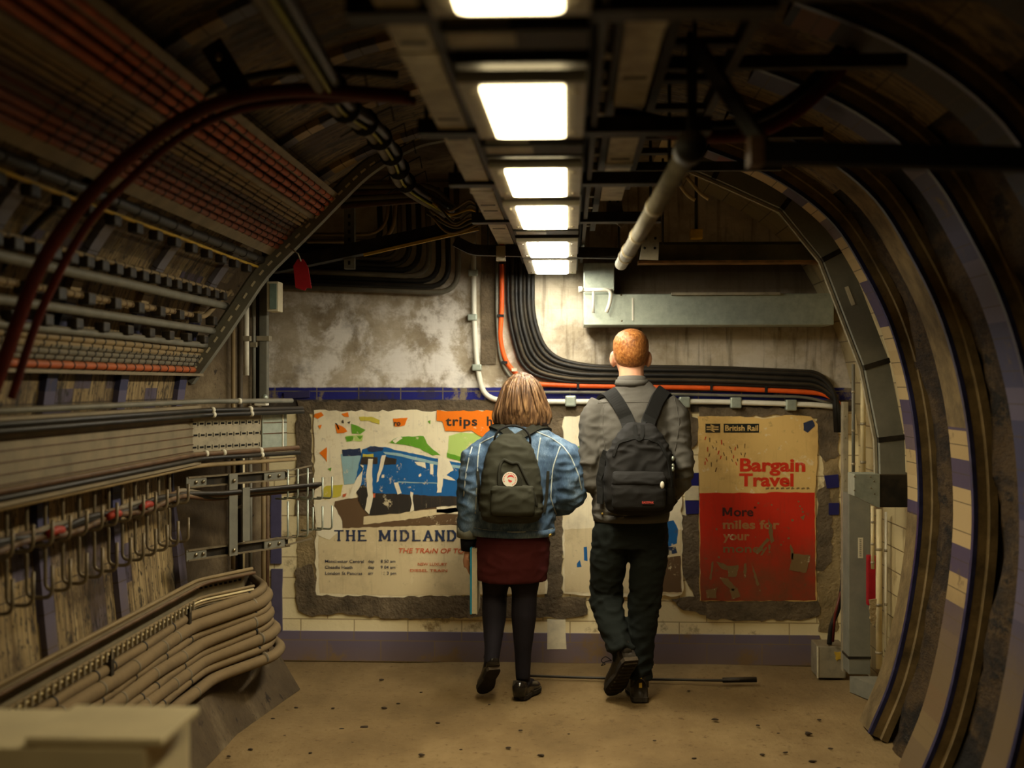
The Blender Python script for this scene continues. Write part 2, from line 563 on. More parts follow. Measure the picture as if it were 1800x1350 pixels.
# end wall: mottled flaking concrete over a blue band, cream tiles and dirt below
g = G('end_wall', .8)
v = g.co('Object'); s = g.sep(v); X, Z = s[0], s[2]
n1 = g.noise(v, 2.2, 9, .68, .3); n2 = g.noise(g.map(v, (1, 1, 1), (9, 0, 4)), 4.5, 8, .7, .2); n3 = g.noise(g.map(v, (14, 1, 1.0)), 1.6, 5, .6)
conc = g.ramp(n1, [(.3, lin((122, 106, 84))), (.45, lin((164, 149, 124))), (.6, lin((196, 182, 158)))])
flake = g.m('MULTIPLY', g.sm(g.m('ADD', n2, g.m('MULTIPLY', g.m('SUBTRACT', 1.75, Z), .09)), .44, .60), g.sm(g.m('ADD', Z, g.m('MULTIPLY', n1, .6)), 2.75, 2.0))
leftish = g.m('SUBTRACT', 1, g.m('MULTIPLY', g.sm(X, -.45, -.2), .7))
conc = g.mix(g.m('MULTIPLY', flake, leftish), conc, lin((232, 224, 212)))
beam_shade = g.m('MULTIPLY', g.m('MULTIPLY', g.sm(g.m('ADD', Z, g.m('MULTIPLY', n1, .1)), 2.04, 2.11), g.m('SUBTRACT', 1, g.sm(Z, 2.24, 2.30))), g.sm(g.m('ADD', X, g.m('MULTIPLY', n2, .3)), .2, .42))
conc = g.mix(g.m('MULTIPLY', beam_shade, .85), conc, lin((82, 64, 40)))  # brown band paints in the beam's shade, with some dirt
run = g.m('MULTIPLY', g.sm(n3, .5, .68), g.sm(X, -.25, -.1))
conc = g.mix(g.m('MULTIPLY', run, .6), conc, lin((84, 70, 48)))
dark = g.noise(g.map(v, (1, 1, 1), (2, 5, 0)), 3.0, 7, .7)
conc = g.mix(g.m('MULTIPLY', g.sm(dark, .54, .68), .45), conc, lin((84, 70, 52)))
tb, tf = g.brick(g.comb(X, Z), .30, .115, .0032, lin((240, 224, 178)), lin((230, 212, 164)), lin((176, 154, 112)), .5)
grime = g.noise(g.map(v, (1, 1, 1), (1, 0, 7)), 3.4, 8, .75)
tiles = g.mix(g.sm(grime, .55, .68), tb, lin((136, 112, 72)))
tiles = g.mix(g.sm(grime, .7, .75), tiles, lin((70, 56, 40)))
blue, bf2 = g.brick(g.comb(X, Z), .235, .3, .003, lin((30, 32, 110)), lin((36, 36, 104)), lin((110, 100, 84)), 0)
blue = g.mix(g.sm(n2, .56, .64), blue, lin((128, 114, 92)))
blue = g.mix(g.m('MULTIPLY', g.sm(n2, .43, .40), .5), blue, lin((52, 46, 50)))
zz = g.m('ADD', Z, g.m('MULTIPLY', g.m('SUBTRACT', n2, .5), .012))
col = g.mix(g.sm(zz, 1.518, 1.524), blue, conc)
zd = g.m('ADD', Z, g.m('MULTIPLY', g.m('SUBTRACT', grime, .5), .05))
tar = g.ramp(n2, [(.35, lin((40, 34, 30))), (.6, lin((72, 64, 54))), (.7, lin((130, 116, 92)))])
col = g.mix(g.sm(zz, 1.452, 1.456), tar, col)
col = g.mix(g.sm(zd, 1.375, 1.39), tiles, col)
g.base(col)
g.bump(g.m('ADD', g.m('MULTIPLY', n1, .6), g.m('ADD', g.m('MULTIPLY', n2, .6), g.m('MULTIPLY', tf, -.1))), .6, .015)
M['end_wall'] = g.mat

# low band of blue grey tiles
g = G('blue_skirting_tiles', .4, 0, .5)
v = g.co('Object'); s = g.sep(v)
tb, tf = g.brick(g.comb(s[0], s[2]), .30, .115, .003, lin((118, 106, 120)), lin((104, 96, 118)), lin((130, 112, 88)), .5)
n1 = g.noise(v, 3.5, 7, .7)
k = g.m('ADD', g.m('MULTIPLY', g.sm(s[2], .16, .0), .45), g.sm(n1, .5, .68))
g.base(g.mix(k, tb, lin((128, 104, 74)))); g.bump(n1, .3, .006)
M['skirt'] = g.mat

g = G('stained_concrete', .88)
v = g.co('Object')
n1 = g.noise(v, 2.6, 8, .7, .3); n2 = g.noise(v, 11, 5, .7)
col = g.ramp(n1, [(.3, lin((60, 48, 32))), (.5, lin((78, 64, 44))), (.7, lin((120, 104, 78)))])
g.base(g.mix(g.sm(n2, .6, .68), col, lin((40, 31, 21)))); g.bump(g.m('ADD', n1, g.m('MULTIPLY', n2, .3)), .7, .02)
M['concrete'] = g.mat
M['plaster_dark'] = plain('dark_render_patch', (104, 90, 70), .95, 0, .35, 9, .1, .8, bd=.012)
M['plaster_tan'] = plain('tan_render_patch', (150, 130, 92), .95, 0, .3, 9, .1, .8, bd=.012)

YV = 5.72                                   # where the ribbed vault ends on the left
IL = zi(1.98, False); IR = zi(2.36, True); LAST = len(PROF) - 1


def rough_disp(u, y):
    return .028 * noise.fractal(V((u * 3.1, y * 4.0, 1.7)), .7, 2.2, 4)


struct(shell(0, IL, -1.2, 5.5, 40), 'wall_left', M['left_wall'])
struct(shell(IL, IR, -1.2, YV + .06, 40), 'ceiling', M['vault'])
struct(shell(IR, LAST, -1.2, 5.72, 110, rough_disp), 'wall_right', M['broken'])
we = MB(); wp_ = [(PROF[i][0], PROF[i][1]) for i in range(zi(2.69, True), LAST + 1) if PROF[i][1] > 1.2] + [(1.575, 1.15), (1.575, .6), (1.575, 0)]
wa = [0]
for i in range(1, len(wp_)): wa.append(wa[-1] + math.hypot(wp_[i][0] - wp_[i - 1][0], wp_[i][1] - wp_[i - 1][1]))
n_ = len(wp_)
we.add([(p[0] + o, y, p[1] + o * .6) for o in (0, .1) for y in (5.70, YB) for p in wp_],
       [(i, n_ + i, n_ + i + 1, i + 1) for i in range(n_ - 1)] + [(2 * n_ + i, 2 * n_ + i + 1, 3 * n_ + i + 1, 3 * n_ + i) for i in range(n_ - 1)] + [(i, i + 1, 2 * n_ + i + 1, 2 * n_ + i) for i in range(n_ - 1)],
       0, False, [(wa[i], y) for o in (0, 1) for y in (5.70, YB) for i in range(n_)])
struct(we, 'wall_right_end', M['cream_tiles'])
fl = MB(); NX, NY = 60, 110
fv = []
for j in range(NY + 1):
    for i in range(NX + 1):
        x = -3.2 + 4.9 * i / NX; y = -1.2 + (YB + 1.2 + .05) * j / NY
        fv.append((x, y, .012 * noise.fractal(V((x * 1.3, y * 1.1, 0)), .8, 2.1, 4) - .004))
fl.add(fv, [(j * (NX + 1) + i, j * (NX + 1) + i + 1, (j + 1) * (NX + 1) + i + 1, (j + 1) * (NX + 1) + i) for j in range(NY) for i in range(NX)], 0, True)
struct(fl, 'floor', M['floor'])
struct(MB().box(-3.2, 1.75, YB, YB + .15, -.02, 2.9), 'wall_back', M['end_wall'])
x0, x1 = at(477, 1140, YB).x, at(1440, 1140, YB).x
struct(MB().box(-2.6, x1, YB - .012, YB, 0, .165), 'baseboard_back', M['skirt'])
struct(MB().box(-3.2, .42, YV + .06, YB + .1, 2.66, 2.8), 'ceiling_end', M['concrete'])
struct(MB().column([(-1.86, 5.42), (-1.765, 5.46), (-1.56, 6.27), (-3.2, 6.27), (-3.2, 5.42)], 0, 2.7), 'wall_corner', M['concrete'])
struct(MB().box(-3.3, -3.2, 6.2, YB + .1, 0, 2.8), 'wall_passage', M['concrete'])
struct(MB().box(-2.0, 2.0, -1.3, -1.2, 0, 2.9), 'wall_front', M['concrete'])
# sloping concrete plinth under the pipes
pl = MB()
sec = [(-.22, 0), (.14, 0), (.02, .2), (-.03, .33), (-.22, .33)]
rows = [(-1.60, -1.2), (-1.60, 5.45), (-1.50, 6.26)]
vs = []
for (x, y) in rows:
    for k, (dx, z) in enumerate(sec):
        vs.append((x + dx, y, z))
fs = [(r * 5 + j, r * 5 + (j + 1) % 5, (r + 1) * 5 + (j + 1) % 5, (r + 1) * 5 + j) for r in range(2) for j in range(5)] + [(4, 3, 2, 1, 0), (10, 11, 12, 13, 14)]
struct(pl.add(vs, fs), 'trim_plinth', M['concrete'])

# tiled ribs that run round the tunnel
RIBS = [(5.47, 5.70), (4.74, 5.03), (4.06, 4.30), (3.36, 3.60), (2.65, 2.90), (1.95, 2.20)]


def ribarc(i0, i1, y0, y1, depth, mats_of, lip=True):
    mb = MB(); vs = []; uv = []
    W = i1 - i0 + 1
    cols = [(y0, 0), (y0, depth), (y1, depth), (y1, 0)]
    for (y, d) in cols:
        for i in range(i0, i1 + 1):
            vs.append(pp(i, d, y)); uv.append((ARC[i], y))
    fs = []; mi = []
    for c in range(3):
        for i in range(W - 1):
            fs.append((c * W + i, (c + 1) * W + i, (c + 1) * W + i + 1, c * W + i + 1)); mi.append(mats_of(c, i0 + i))
    o = len(mb.v); mb.add(vs, fs, 0, False, uv); mb.m = mi
    if lip:           # raised bead and dark blue glazed edge on the near side
        e0 = [pp(i, depth + .004, y0 + .012) for i in range(i0, i1 + 1)]
        mb.strip(e0, .026, .016, 1, ups=[inward(i) for i in range(i0, i1 + 1)])
        e1 = [pp(i, .012, y0 - .016) for i in range(i0, i1 + 1)]
        mb.strip(e1, .03, .03, 2, ups=[inward(i) for i in range(i0, i1 + 1)])
    return mb


for k, (y0, y1) in enumerate(RIBS):
    z_pl = PROF[zi(1.42 if k == 1 else 1.9, True)][1]
    tile = [M['rib_a'], M['rib_b'], M['rib_blue'], M['rib_dark'], M['rib_dark'], M['rib_dark']][k]

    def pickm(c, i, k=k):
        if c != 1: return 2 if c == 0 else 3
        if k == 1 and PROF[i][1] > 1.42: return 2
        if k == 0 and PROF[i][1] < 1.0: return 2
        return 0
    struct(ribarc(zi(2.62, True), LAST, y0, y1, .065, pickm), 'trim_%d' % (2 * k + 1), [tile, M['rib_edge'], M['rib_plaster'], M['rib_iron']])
    struct(ribarc(0, zi(2.70, False), y0, y0 + (.085 if k else .10), .022, lambda c, i: 1 if PROF[i][1] < 1.75 else 0, False), 'trim_%d' % (2 * k + 2), [M['rib_vault'], M['rib_blue']])

# ------------------------------------------------------------------ lamps in a row under the crown
XL = -.096; ZL = 2.13
LAMPS = [(.35, .95, .015), (1.45, 2.02, .015), (2.49, 3.12, .035), (3.46, 4.03, .022), (4.19, 4.90, .022), (5.25, 5.85, .0), (6.02, 6.72, .0)]
LNAME = ['ceiling lamp out of the photo over the viewer', 'nearest ceiling lamp, cut off by the top of the photo', 'largest whole ceiling lamp, second in the row from the viewer', 'third ceiling lamp of the row, between two dark cross channels',
         'fourth ceiling lamp of the row, beside the end of the long right strip', 'fifth ceiling lamp of the row, just before the end wall', 'last and smallest ceiling lamp, right in front of the end wall']
M['lamp_frame'] = plain('grey_lamp_bezel', (150, 142, 122), .5, .2, .12, 14, .1)
M['sleeve'] = plain('red_sleeve', (150, 48, 32), .6)
M['lamp_case'] = plain('dark_lamp_housing', (40, 37, 31), .6, .2, .2, 10, .2)


def rrect(cx, cy, w, h, r, n=5):
    out = []
    for (sx, sy, a0) in ((1, 1, 0), (-1, 1, 90), (-1, -1, 180), (1, -1, 270)):
        for k in range(n + 1):
            a = math.radians(a0 + 90 * k / n)
            out.append((cx + sx * (w / 2 - r) + r * math.cos(a), cy + sy * (h / 2 - r) + r * math.sin(a)))
    return out


for k, (ya, yb, sl) in enumerate(LAMPS):
    e = thing('ceiling_lamp', LNAME[k] + ', glowing white', 'lamp', (XL, (ya + yb) / 2, ZL), 'lamps in a row along the crown')
    yc = (ya + yb) / 2; L = yb - ya

    def zof(y, sl=sl, ya=ya): return ZL + (y - ya) * sl
    pane = MB(); o = rrect(XL, yc, .17, L, .022)
    pane.add([(p[0], p[1], zof(p[1])) for p in o] + [(p[0], p[1], zof(p[1]) + .012) for p in o],
             [tuple(range(len(o) - 1, -1, -1))] + [(i, (i + 1) % len(o), len(o) + (i + 1) % len(o), len(o) + i) for i in range(len(o))])
    part(pane, 'diffuser', emit('lamp_glow', LAMP_COLOUR[k], LAMP_POWER[k]), e)
    fr = MB(); ow, oy0, oy1 = .128, ya - .03, yb + .03
    inr = [(XL - .086, ya - .002), (XL + .086, ya - .002), (XL + .086, yb + .002), (XL - .086, yb + .002)]
    out = [(XL - ow, oy0), (XL + ow, oy0), (XL + ow, oy1), (XL - ow, oy1)]
    vs = [(p[0], p[1], zof(p[1]) + .004) for p in inr] + [(p[0], p[1], zof(p[1]) + .004) for p in out] + [(p[0], p[1], zof(p[1]) + .03) for p in out]
    fr.add(vs, [(i, (i + 1) % 4, 4 + (i + 1) % 4, 4 + i) for i in range(4)] + [(4 + i, 4 + (i + 1) % 4, 8 + (i + 1) % 4, 8 + i) for i in range(4)])
    part(fr, 'bezel', M['lamp_frame'], e)
    part(MB().bevbox(XL - .135, XL + .135, ya - .035, yb + .035, zof(yb) + .018, zof(yb) + .1, .008), 'housing', M['lamp_case'], e)
    sc = MB()
    for sx in (-1, 1):
        for yy in (ya + .06, yb - .06): sc.ball((XL + sx * .107, yy, zof(yy) + .004), .006, .006, .004, 8)
    part(sc, 'screws', M['bolt'], e)

# dark carrier the lamps hang from
o = MB().box(XL - .16, XL + .16, 1.0, 6.85, 2.27, 2.32).box(XL - .165, XL - .15, 1.0, 6.85, 2.20, 2.32).box(XL + .15, XL + .165, 1.0, 6.85, 2.20, 2.32).build('lamp_carrier', M['dark'])
tag(o, 'long dark steel carrier above the row of ceiling lamps', 'carrier')
CROSS = [(2.22, 'nearest to the viewer'), (3.27, 'between the second and third lamps'), (4.105, 'between the third and fourth lamps'), (5.06, 'between the fourth and fifth lamps')]
for y, w in CROSS:
    e = thing('cross_channel', 'dark steel cross channel %s, carrying the lamp row' % w, 'channel', (XL, y, 2.14), 'cross channels between the lamps')
    part(MB().box(XL - .30, XL + .46, y - .035, y + .035, 2.19, 2.23), 'channel', M['dark'], e)
    part(MB().box(XL - .13, XL + .13, y - .06, y + .06, 2.15, 2.2), 'gear_box', M['lamp_case'], e)
    part(MB().box(XL - .12, XL - .01, y - .062, y - .0605, 2.158, 2.186).box(XL - .12, XL - .0, y - .05, y + .03, 2.1485, 2.151), 'label_plate', M['galv'], e)
    part(MB().tube([(XL - .28, y, 2.2), (XL - .28, y, 2.66)], .006, 6).tube([(XL + .42, y, 2.2), (XL + .42, y, 2.64)], .006, 6), 'hanger_rods', M['dark'], e)

# flat galvanised runs either side of the lamps
def flat_run(name, label, x, w, z, y0, y1, marks, plate=False):
    e = thing(name, label, 'cable trunking', (x, (y0 + y1) / 2, z))
    part(MB().box(x - w / 2, x + w / 2, y0, y1, z, z + .05), 'trunking', M['galv'], e)
    mk = MB()
    for y in marks: mk.box(x - w * .36, x + w * .36, y, y + .02, z - .0015, z)
    part(mk, 'stencil_marks', M['tie'], e)
    ln = MB()
    for q in (y0 + (y1 - y0) * .33, y0 + (y1 - y0) * .68): ln.box(x - w / 2 - .003, x + w / 2 + .003, q, q + .05, z - .002, z + .052)
    part(ln, 'joint_cover', M['galv'], e)
    return e


flat_run('flat_trunking', 'long pale flat trunking left of the lamp row, running down to the end wall', -.302, .075, 2.2, .8, 5.9, [2.4, 3.1, 3.35, 4.1, 4.6, 4.75, 5.3])
flat_run('flat_trunking', 'pale flat trunking right of the lamps, near piece at the top edge', .150, .078, 2.25, .8, 3.22, [2.0, 2.9])
e = flat_run('flat_trunking', 'pale flat trunking right of the lamps, far piece ending in a bolted plate', .158, .082, 2.25, 3.62, 4.86, [3.95, 4.3])


def bolted_plate(pts, Y, holes, th, name, label):
    e = thing(name, label, 'bracket', at(pts[0][0], pts[0][1], Y))
    part(MB().prism([(at(a, b, Y).x, at(a, b, Y).z) for a, b in pts], Y, Y + th), 'plate', M['galv'], e)
    h = MB()
    for a, b in holes:
        p = at(a, b, Y); h.cyl((p.x, Y - .004, p.z), (p.x, Y + .001, p.z), .006, 8)
    part(h, 'bolts', M['hole'], e)


bolted_plate([(1066, 345), (1094, 345), (1094, 368), (1101, 378), (1101, 392), (1092, 400), (1066, 378)], 5.1, [(1072, 354), (1086, 354), (1094, 373), (1081, 383)], .012, 'bolted_plate', 'pale bolted steel plate at the end of the right trunking')
bolted_plate([(1132, 405), (1145, 391), (1160, 402), (1157, 457), (1124, 456)], 5.6, [(1135, 419), (1152, 419), (1133, 436), (1151, 436)], .012, 'bolted_plate', 'pale bolted steel plate behind the sloping pipe')

# cable ladders over the right half
def ladder(name, label, x0, x1, z, y0, y1, step, mt):
    e = thing(name, label, 'cable ladder', ((x0 + x1) / 2, (y0 + y1) / 2, z))
    for x in (x0, x1): part(MB().box(x - .012, x + .012, y0, y1, z, z + .05), 'rail', M['dark'], e)
    y = y0 + .1
    while y < y1:
        part(MB().box(x0, x1, y - .022, y + .022, z + .01, z + .03), 'rung', mt, e); y += step
    return e


ladder('cable_ladder', 'narrow cable ladder with pale rungs just right of the lamps', .045, .105, 2.26, 1.2, 5.9, .30, M['galv'])
ladder('cable_ladder', 'wider dark cable ladder on the far side of the right trunking', .24, .42, 2.36, 1.2, 5.3, .36, M['dark'])
for k, y in enumerate((2.75, 3.35, 4.3, 4.95)):
    o = MB().box(.05, .92 - .03 * k, y, y + .035, 2.38, 2.415).build('cross_rail', M['dark'])
    tag(o, '%s dark rail crossing the vault right of the lamps' % ['nearest', 'second nearest', 'third nearest', 'farthest'][k], 'rail', 'dark rails across the right vault')

# big sloping pipe
pa, pb = at(1212, 262, 3.0), at(1092, 464, 5.35)
e = thing('sloping_pipe', 'thick dusty pipe sloping down toward the end wall right of the lamps', 'pipe', pb)
part(MB().tube([pa, pb], .027, 16), 'pipe', M['grey_cable'], e)
d = (pb - pa)
part(MB().tube([pa - (pb - pa).normalized() * .05, pa + (pb - pa).normalized() * .03], .037, 16), 'socket', M['dark'], e)
part(MB().tube([pa - (pb - pa).normalized() * .02, pa + V((0, 0, .28))], .008, 8), 'hanger', M['dark'], e)
for t in (.35, .62, .8, .88):
    part(MB().tube([pa + d * t, pa + d * (t + .014)], .031, 16), 'collar', M['galv'], e)

# black bar crossing close to the viewer at upper right
a, b = at(1322, 268, 2.75), at(1900, 283, 2.75)
e = thing('near_black_bar', 'thick blurred black bar running off the right edge near the viewer', 'bar', (a + b) / 2)
part(MB().bar(a, b, .05, .048), 'bar', M['hole'], e)
part(MB().box(a.x - .008, a.x + .022, 2.72, 2.79, a.z - .03, a.z + .032), 'end_clamp', M['brown_cable'], e)
part(MB().bar(a + V((.02, 0, .02)), a + V((-.11, .12, .27)), .03, .03), 'hanger', M['dark'], e)

# ------------------------------------------------------------------ arches over the left side
def arch(i0, i1, d, y): return [pp(i, d, y) for i in range(i0, i1 + 1)]


ARCHPX = [(330, 668), (345, 648), (382, 597), (420, 541), (462, 480), (508, 433), (560, 381), (600, 340), (640, 302), (690, 268), (735, 246), (780, 236)]
apts = [at(a, b, 5.62) for a, b in ARCHPX]; apts = smoothline(apts, 3)
e = thing('slotted_arch', 'slotted steel channel arched over the ends of the left cable runs', 'channel', apts[0])
n = len(apts); ups = []
for i in range(n):
    t = (apts[min(i + 1, n - 1)] - apts[max(i - 1, 0)]).normalized(); ups.append(V((t.z, 0, -t.x)))
part(MB().strip(apts, .05, .062, ups=ups), 'channel', M['grey_steel'], e)
sl = MB()
for i in range(1, n - 1):
    t = (apts[i + 1] - apts[i - 1]).normalized()
    c = apts[i] + V((0, -.0255, 0)); sl.bar(c - t * .014, c + t * .014, .003, .009, up=ups[i])
part(sl, 'slots', M['label'], e)
part(MB().strip([p - u * .036 for p, u in zip(apts, ups)], .03, .01, ups=ups), 'lip', M['grey_steel'], e)

# dark red sheathed hoses arched across the tunnel, nearer the viewer
def red_arch(Y, px, r, name, label, mt):
    pts = smoothline([at(a, b, Y) for a, b in px], 6)
    o = MB().tube(pts, r, 10).build(name, mt); tag(o, label, 'hose', 'arched hoses across the near tunnel')
    return pts


P1 = red_arch(3.32, [(-40, 760), (5, 640), (60, 490), (120, 390), (200, 300), (300, 222), (400, 176), (520, 158), (640, 164), (720, 172)], .02, 'arched_hose', 'dark red hose arched up the left wall, thicker and nearest of the pair', M['red_hose'])
P2 = red_arch(3.36, [(20, 700), (75, 540), (150, 400), (232, 312), (318, 240), (410, 196), (520, 176), (650, 172), (730, 178)], .012, 'arched_hose', 'thin dark red hose just inside the thick arched one', M['red_hose'])
red_arch(3.6, [(-60, 560), (40, 420), (140, 330), (250, 240), (330, 180), (430, 138), (560, 122), (700, 132)], .013, 'arched_hose', 'black hose arched above the red ones on the left vault', M['black_cable'])
red_arch(3.6, [(1020, 206), (1090, 215), (1180, 232), (1270, 240), (1340, 228), (1400, 195), (1460, 140), (1500, 90)], .021, 'arched_hose', 'sagging red hose crossing the vault right of the lamps', M['red_hose'])
red_arch(3.66, [(1015, 180), (1100, 198), (1190, 216), (1280, 219), (1350, 198), (1420, 150), (1480, 80)], .016, 'arched_hose', 'black hose sagging above the red one right of the lamps', M['black_cable'])

# short dark hanger plate on the near left vault
e = thing('vault_bracket', 'dark flat bracket pointing down from the near left vault', 'bracket', at(405, 150, 3.5))
part(MB().bar(at(372, 78, 3.45), at(438, 186, 3.45), .02, .062, up=V((1, 0, .55))), 'plate', M['dark'], e)
part(MB().cyl(at(384, 100, 3.42), at(384, 100, 3.5), .012, 8), 'bolt', M['bolt'], e)

# ------------------------------------------------------------------ cable runs along the left vault, ending at the slotted arch
Y0, Y1 = 1.3, 5.66


def run(px, py, r, mt, label, group, dn=(0, 0), n=1, step=(0, 0), ties=.0, tiem='tie', end=Y1, name='cable'):
    """n cables side by side that pass the arch at this pixel"""
    rnd = random.Random(px * 7 + py)
    c0 = at(px, py, 5.62)
    for k in range(n):
        c = c0 + V((step[0] * k, 0, step[1] * k))
        pts = [V((c.x, Y0, c.z))]
        N = 26
        pts = sag((c.x, Y0, c.z), (c.x, end, c.z), N, .0035, px + k * 11)
        lab = label if n == 1 else label % ['lowest', 'second lowest', 'middle', 'fourth lowest', 'upper', 'topmost'][k if k < n - 1 else (5 if n > 2 else 1)]
        e = MB().tube(pts, r, 8).build(name, mt)
        tag(e, lab, 'cable', group)
        if ties:
            t = MB(); y = 3.0
            while y < end - .03:
                f = (y - Y0) / (end - Y0) * N; i = int(f); q = pts[i].lerp(pts[min(i + 1, N)], f - i)
                t.tube([q - V((0, .004, 0)), q + V((0, .004, 0))], r * 1.14, 8); y += ties
            part(t, 'ties', M[tiem], e)


def rail(px, py, w, h, label, mt='grey_steel', cat='rail', name='wall_rail', tilt=None):
    c = at(px, py, 5.62)
    e = MB().bar((c.x, Y0, c.z), (c.x, Y1, c.z), w, h, up=tilt or V((0, 0, 1))).build(name, M[mt])
    return tag(e, label, cat)


UPN = V((.72, 0, -.70))     # face normal of the upper vault trays
run(560, 376, .0125, M['orange_old'], '%s orange cable in the topmost bundle on the left vault', 'topmost orange cables', n=4, step=(.021, .022), ties=.12)
rail(588, 348, .006, .05, 'thin steel edge above the topmost orange cables on the left vault', 'tray', tilt=V((.7, 0, .7)))
run(533, 397, .009, M['tan_cable'], '%s tan cable in the flat bundle under the topmost orange cables', 'flat tan cables', n=5, step=(.0135, .0145), ties=.17)
run(549, 381, .016, M['tray'], 'pale grey conduit between the orange and the tan bundles on the vault', 'vault conduits')
run(511, 412, .0115, M['brown_cable'], '%s brown cable in the bundle above the lower orange cables', 'brown cables', n=4, step=(.0165, .0175), ties=.1)
run(489, 434, .0125, M['orange_dull'], '%s dull orange cable in the bundle under the brown cables', 'lower orange cables', n=4, step=(.019, .020), ties=.1)
rail(483, 442, .006, .05, 'thin steel edge below the lower orange cables on the left vault', 'tray', tilt=V((.7, 0, .7)))
run(462, 458, .019, M['black_cable'], 'fat black cable below the orange bundles on the left vault', 'black cables on the vault', ties=.19, tiem='cleat')
run(455, 470, .006, M['yellow'], 'thin yellow cable beside the fat black cable on the vault', 'yellow cables')
# rows of black cleats with what they carry
def cleats(px, py, label, step, w):
    c = at(px, py, 5.62); y = 2.6; i = 0
    while y < 5.5:
        o = MB().bevbox(c.x - w, c.x + w, y, y + .06, c.z - w, c.z + w, .006).build('cable_cleat', M['cleat'])
        tag(o, label, 'cleat', 'cleats in the %s' % label[16:label.index(' row') + 4]); y += step


cleats(452, 478, 'black cleat in the upper row, under the fat black cable on the left vault', .2, .017)
cleats(404, 524, 'black cleat in the middle row, beside the pale cable on the left wall', .13, .018)
cleats(384, 566, 'black cleat in the low row between the two wall rails', .24, .02)
cleats(369, 598, 'black cleat in the lowest row, above the grey cable bundles', .24, .018)
run(404, 516, .009, M['tan_cable'], 'pale cable held in the middle row of cleats', 'pale cables on the left wall', ties=.09)
run(396, 538, .018, M['grey_steel'], 'dusty grey pipe above the pale twisted cable on the left wall', 'wall pipes')
run(381, 562, .0115, M['tan_cable'], 'pale twisted cable that bends up at the slotted arch', 'pale cables on the left wall', ties=.06, tiem='brown_cable', end=5.35)
c = at(381, 562, 5.62)
tag(MB().tube(smoothline([(c.x, 5.35, c.z), (c.x, 5.45, c.z + .012), (c.x + .03, 5.53, c.z + .07), (c.x + .07, 5.6, c.z + .13)], 5), .0115, 8).build('cable_tail', M['tan_cable']), 'pale cable tail rising to the slotted arch', 'cable')
run(377, 582, .016, M['grey_steel'], 'dusty grey pipe below the pale twisted cable', 'wall pipes')
run(364, 607, .014, M['grey_steel'], 'dusty grey pipe above the grey cable bundle', 'wall pipes')
run(352, 624, .013, M['tan_cable'], '%s pale grey cable of the bundle over the dark ones', 'pale grey cables', n=2, step=(.012, .02), ties=.1)
run(344, 640, .0125, M['grey_cable'], '%s dark grey cable of the bundle over the orange cable', 'dark grey cables', n=3, step=(.01, .018), ties=.08)
run(343, 650, .0145, M['orange_old'], 'single bright orange cable along the bottom of the left bundles', 'single orange cable', ties=.1)
rail(340, 659, .07, .012, 'steel ledge under the single bright orange cable', 'tray')

# ------------------------------------------------------------------ broad tray at chest height, its angled end and its cables
DX, DY = .545, .839
YBD = 5.38


def bend(x, z, s, yb=YBD, y0=1.2):
    """path along the left wall that turns with the wall's end"""
    return rounded([(x, y0, z), (x, yb, z), (x + DX * s, yb + DY * s, z)], .07, 5)


XT = -1.66
e = thing('broad_cable_tray', 'broad ribbed steel cable tray along the left wall at chest height', 'cable tray', (XT, 3.5, 1.2))
part(MB().strip(bend(XT, 1.3175, .02), .008, .235), 'face', M['tray'], e)
rb = MB()
for z in (1.245, 1.275, 1.31, 1.345, 1.375): rb.strip(bend(XT + .005, z, .02), .004, .004)
part(rb, 'ribs', M['brown_cable'], e)
part(MB().strip(bend(XT + .02, 1.44, .02), .06, .012), 'top_lip', M['tray'], e)
part(MB().strip(bend(XT + .02, 1.198, .02), .06, .014), 'bottom_lip', M['tray'], e)
B = V((XT, YBD, 0)); D = V((DX, DY, 0)); NR = V((DY, -DX, 0))


def bp(s, z, off=0.0): return B + D * s + NR * off + V((0, 0, z))


e = thing('perforated_plate', 'perforated steel plate with three rows of dark slots on the angled wall end', 'tray plate', bp(.2, 1.2))
part(MB().bar(bp(-.01, 1.315), bp(.42, 1.315), .006, .19), 'plate', M['galv'], e)
sl = MB()
for r_, z in enumerate((1.365, 1.315, 1.262)):
    for k in range(10):
        s0 = .02 + k * .04 + (.006 if r_ == 1 else 0)
        sl.bar(bp(s0, z, .0035), bp(s0 + .02, z, .0035), .003, .008)
        sl.bar(bp(s0 + .028, z, .0035), bp(s0 + .031, z, .0035), .003, .018)
part(sl, 'slots', M['hole'], e)
e = thing('end_plate', 'pale steel end plate of the broad tray, past the wall corner', 'tray plate', bp(.5, 1.2))
part(MB().bar(bp(.425, 1.325, .004), bp(.58, 1.325, .004), .006, .19), 'plate', M['galv_clean'], e)
part(MB().bar(bp(.55, 1.325, .009), bp(.556, 1.325, .009), .004, .19), 'edge', M['white_pipe'], e)
part(MB().bar(bp(.43, 1.36, .008), bp(.58, 1.36, .008), .003, .004).bar(bp(.43, 1.31, .008), bp(.58, 1.31, .008), .003, .004), 'creases', M['brown_cable'], e)


def bentcable(x, z, s, r, mt, label, group, ties=None, seed=0, y0=1.2, tz=0):
    pts = bend(x, z, s, y0=y0)
    pts = [p + V((0, 0, noise.noise(p * 2.3 + V((seed, 0, 0))) * .006 + (tz if i == len(pts) - 1 else 0))) for i, p in enumerate(pts)]
    o = MB().tube(pts, r, 10).build('cable', mt); tag(o, label, 'cable', group)
    if ties:
        t = MB()
        for s_ in ties:
            q = V((x, YBD + s_, z)) if s_ < 0 else V((x + DX * s_, YBD + DY * s_, z))
            dr = V((0, 1, 0)) if s_ < 0 else D
            t.tube([q - dr * .007, q + dr * .007], r * 1.3, 10)
        part(t, 'clips', M['tie_pale'], o)
    return o


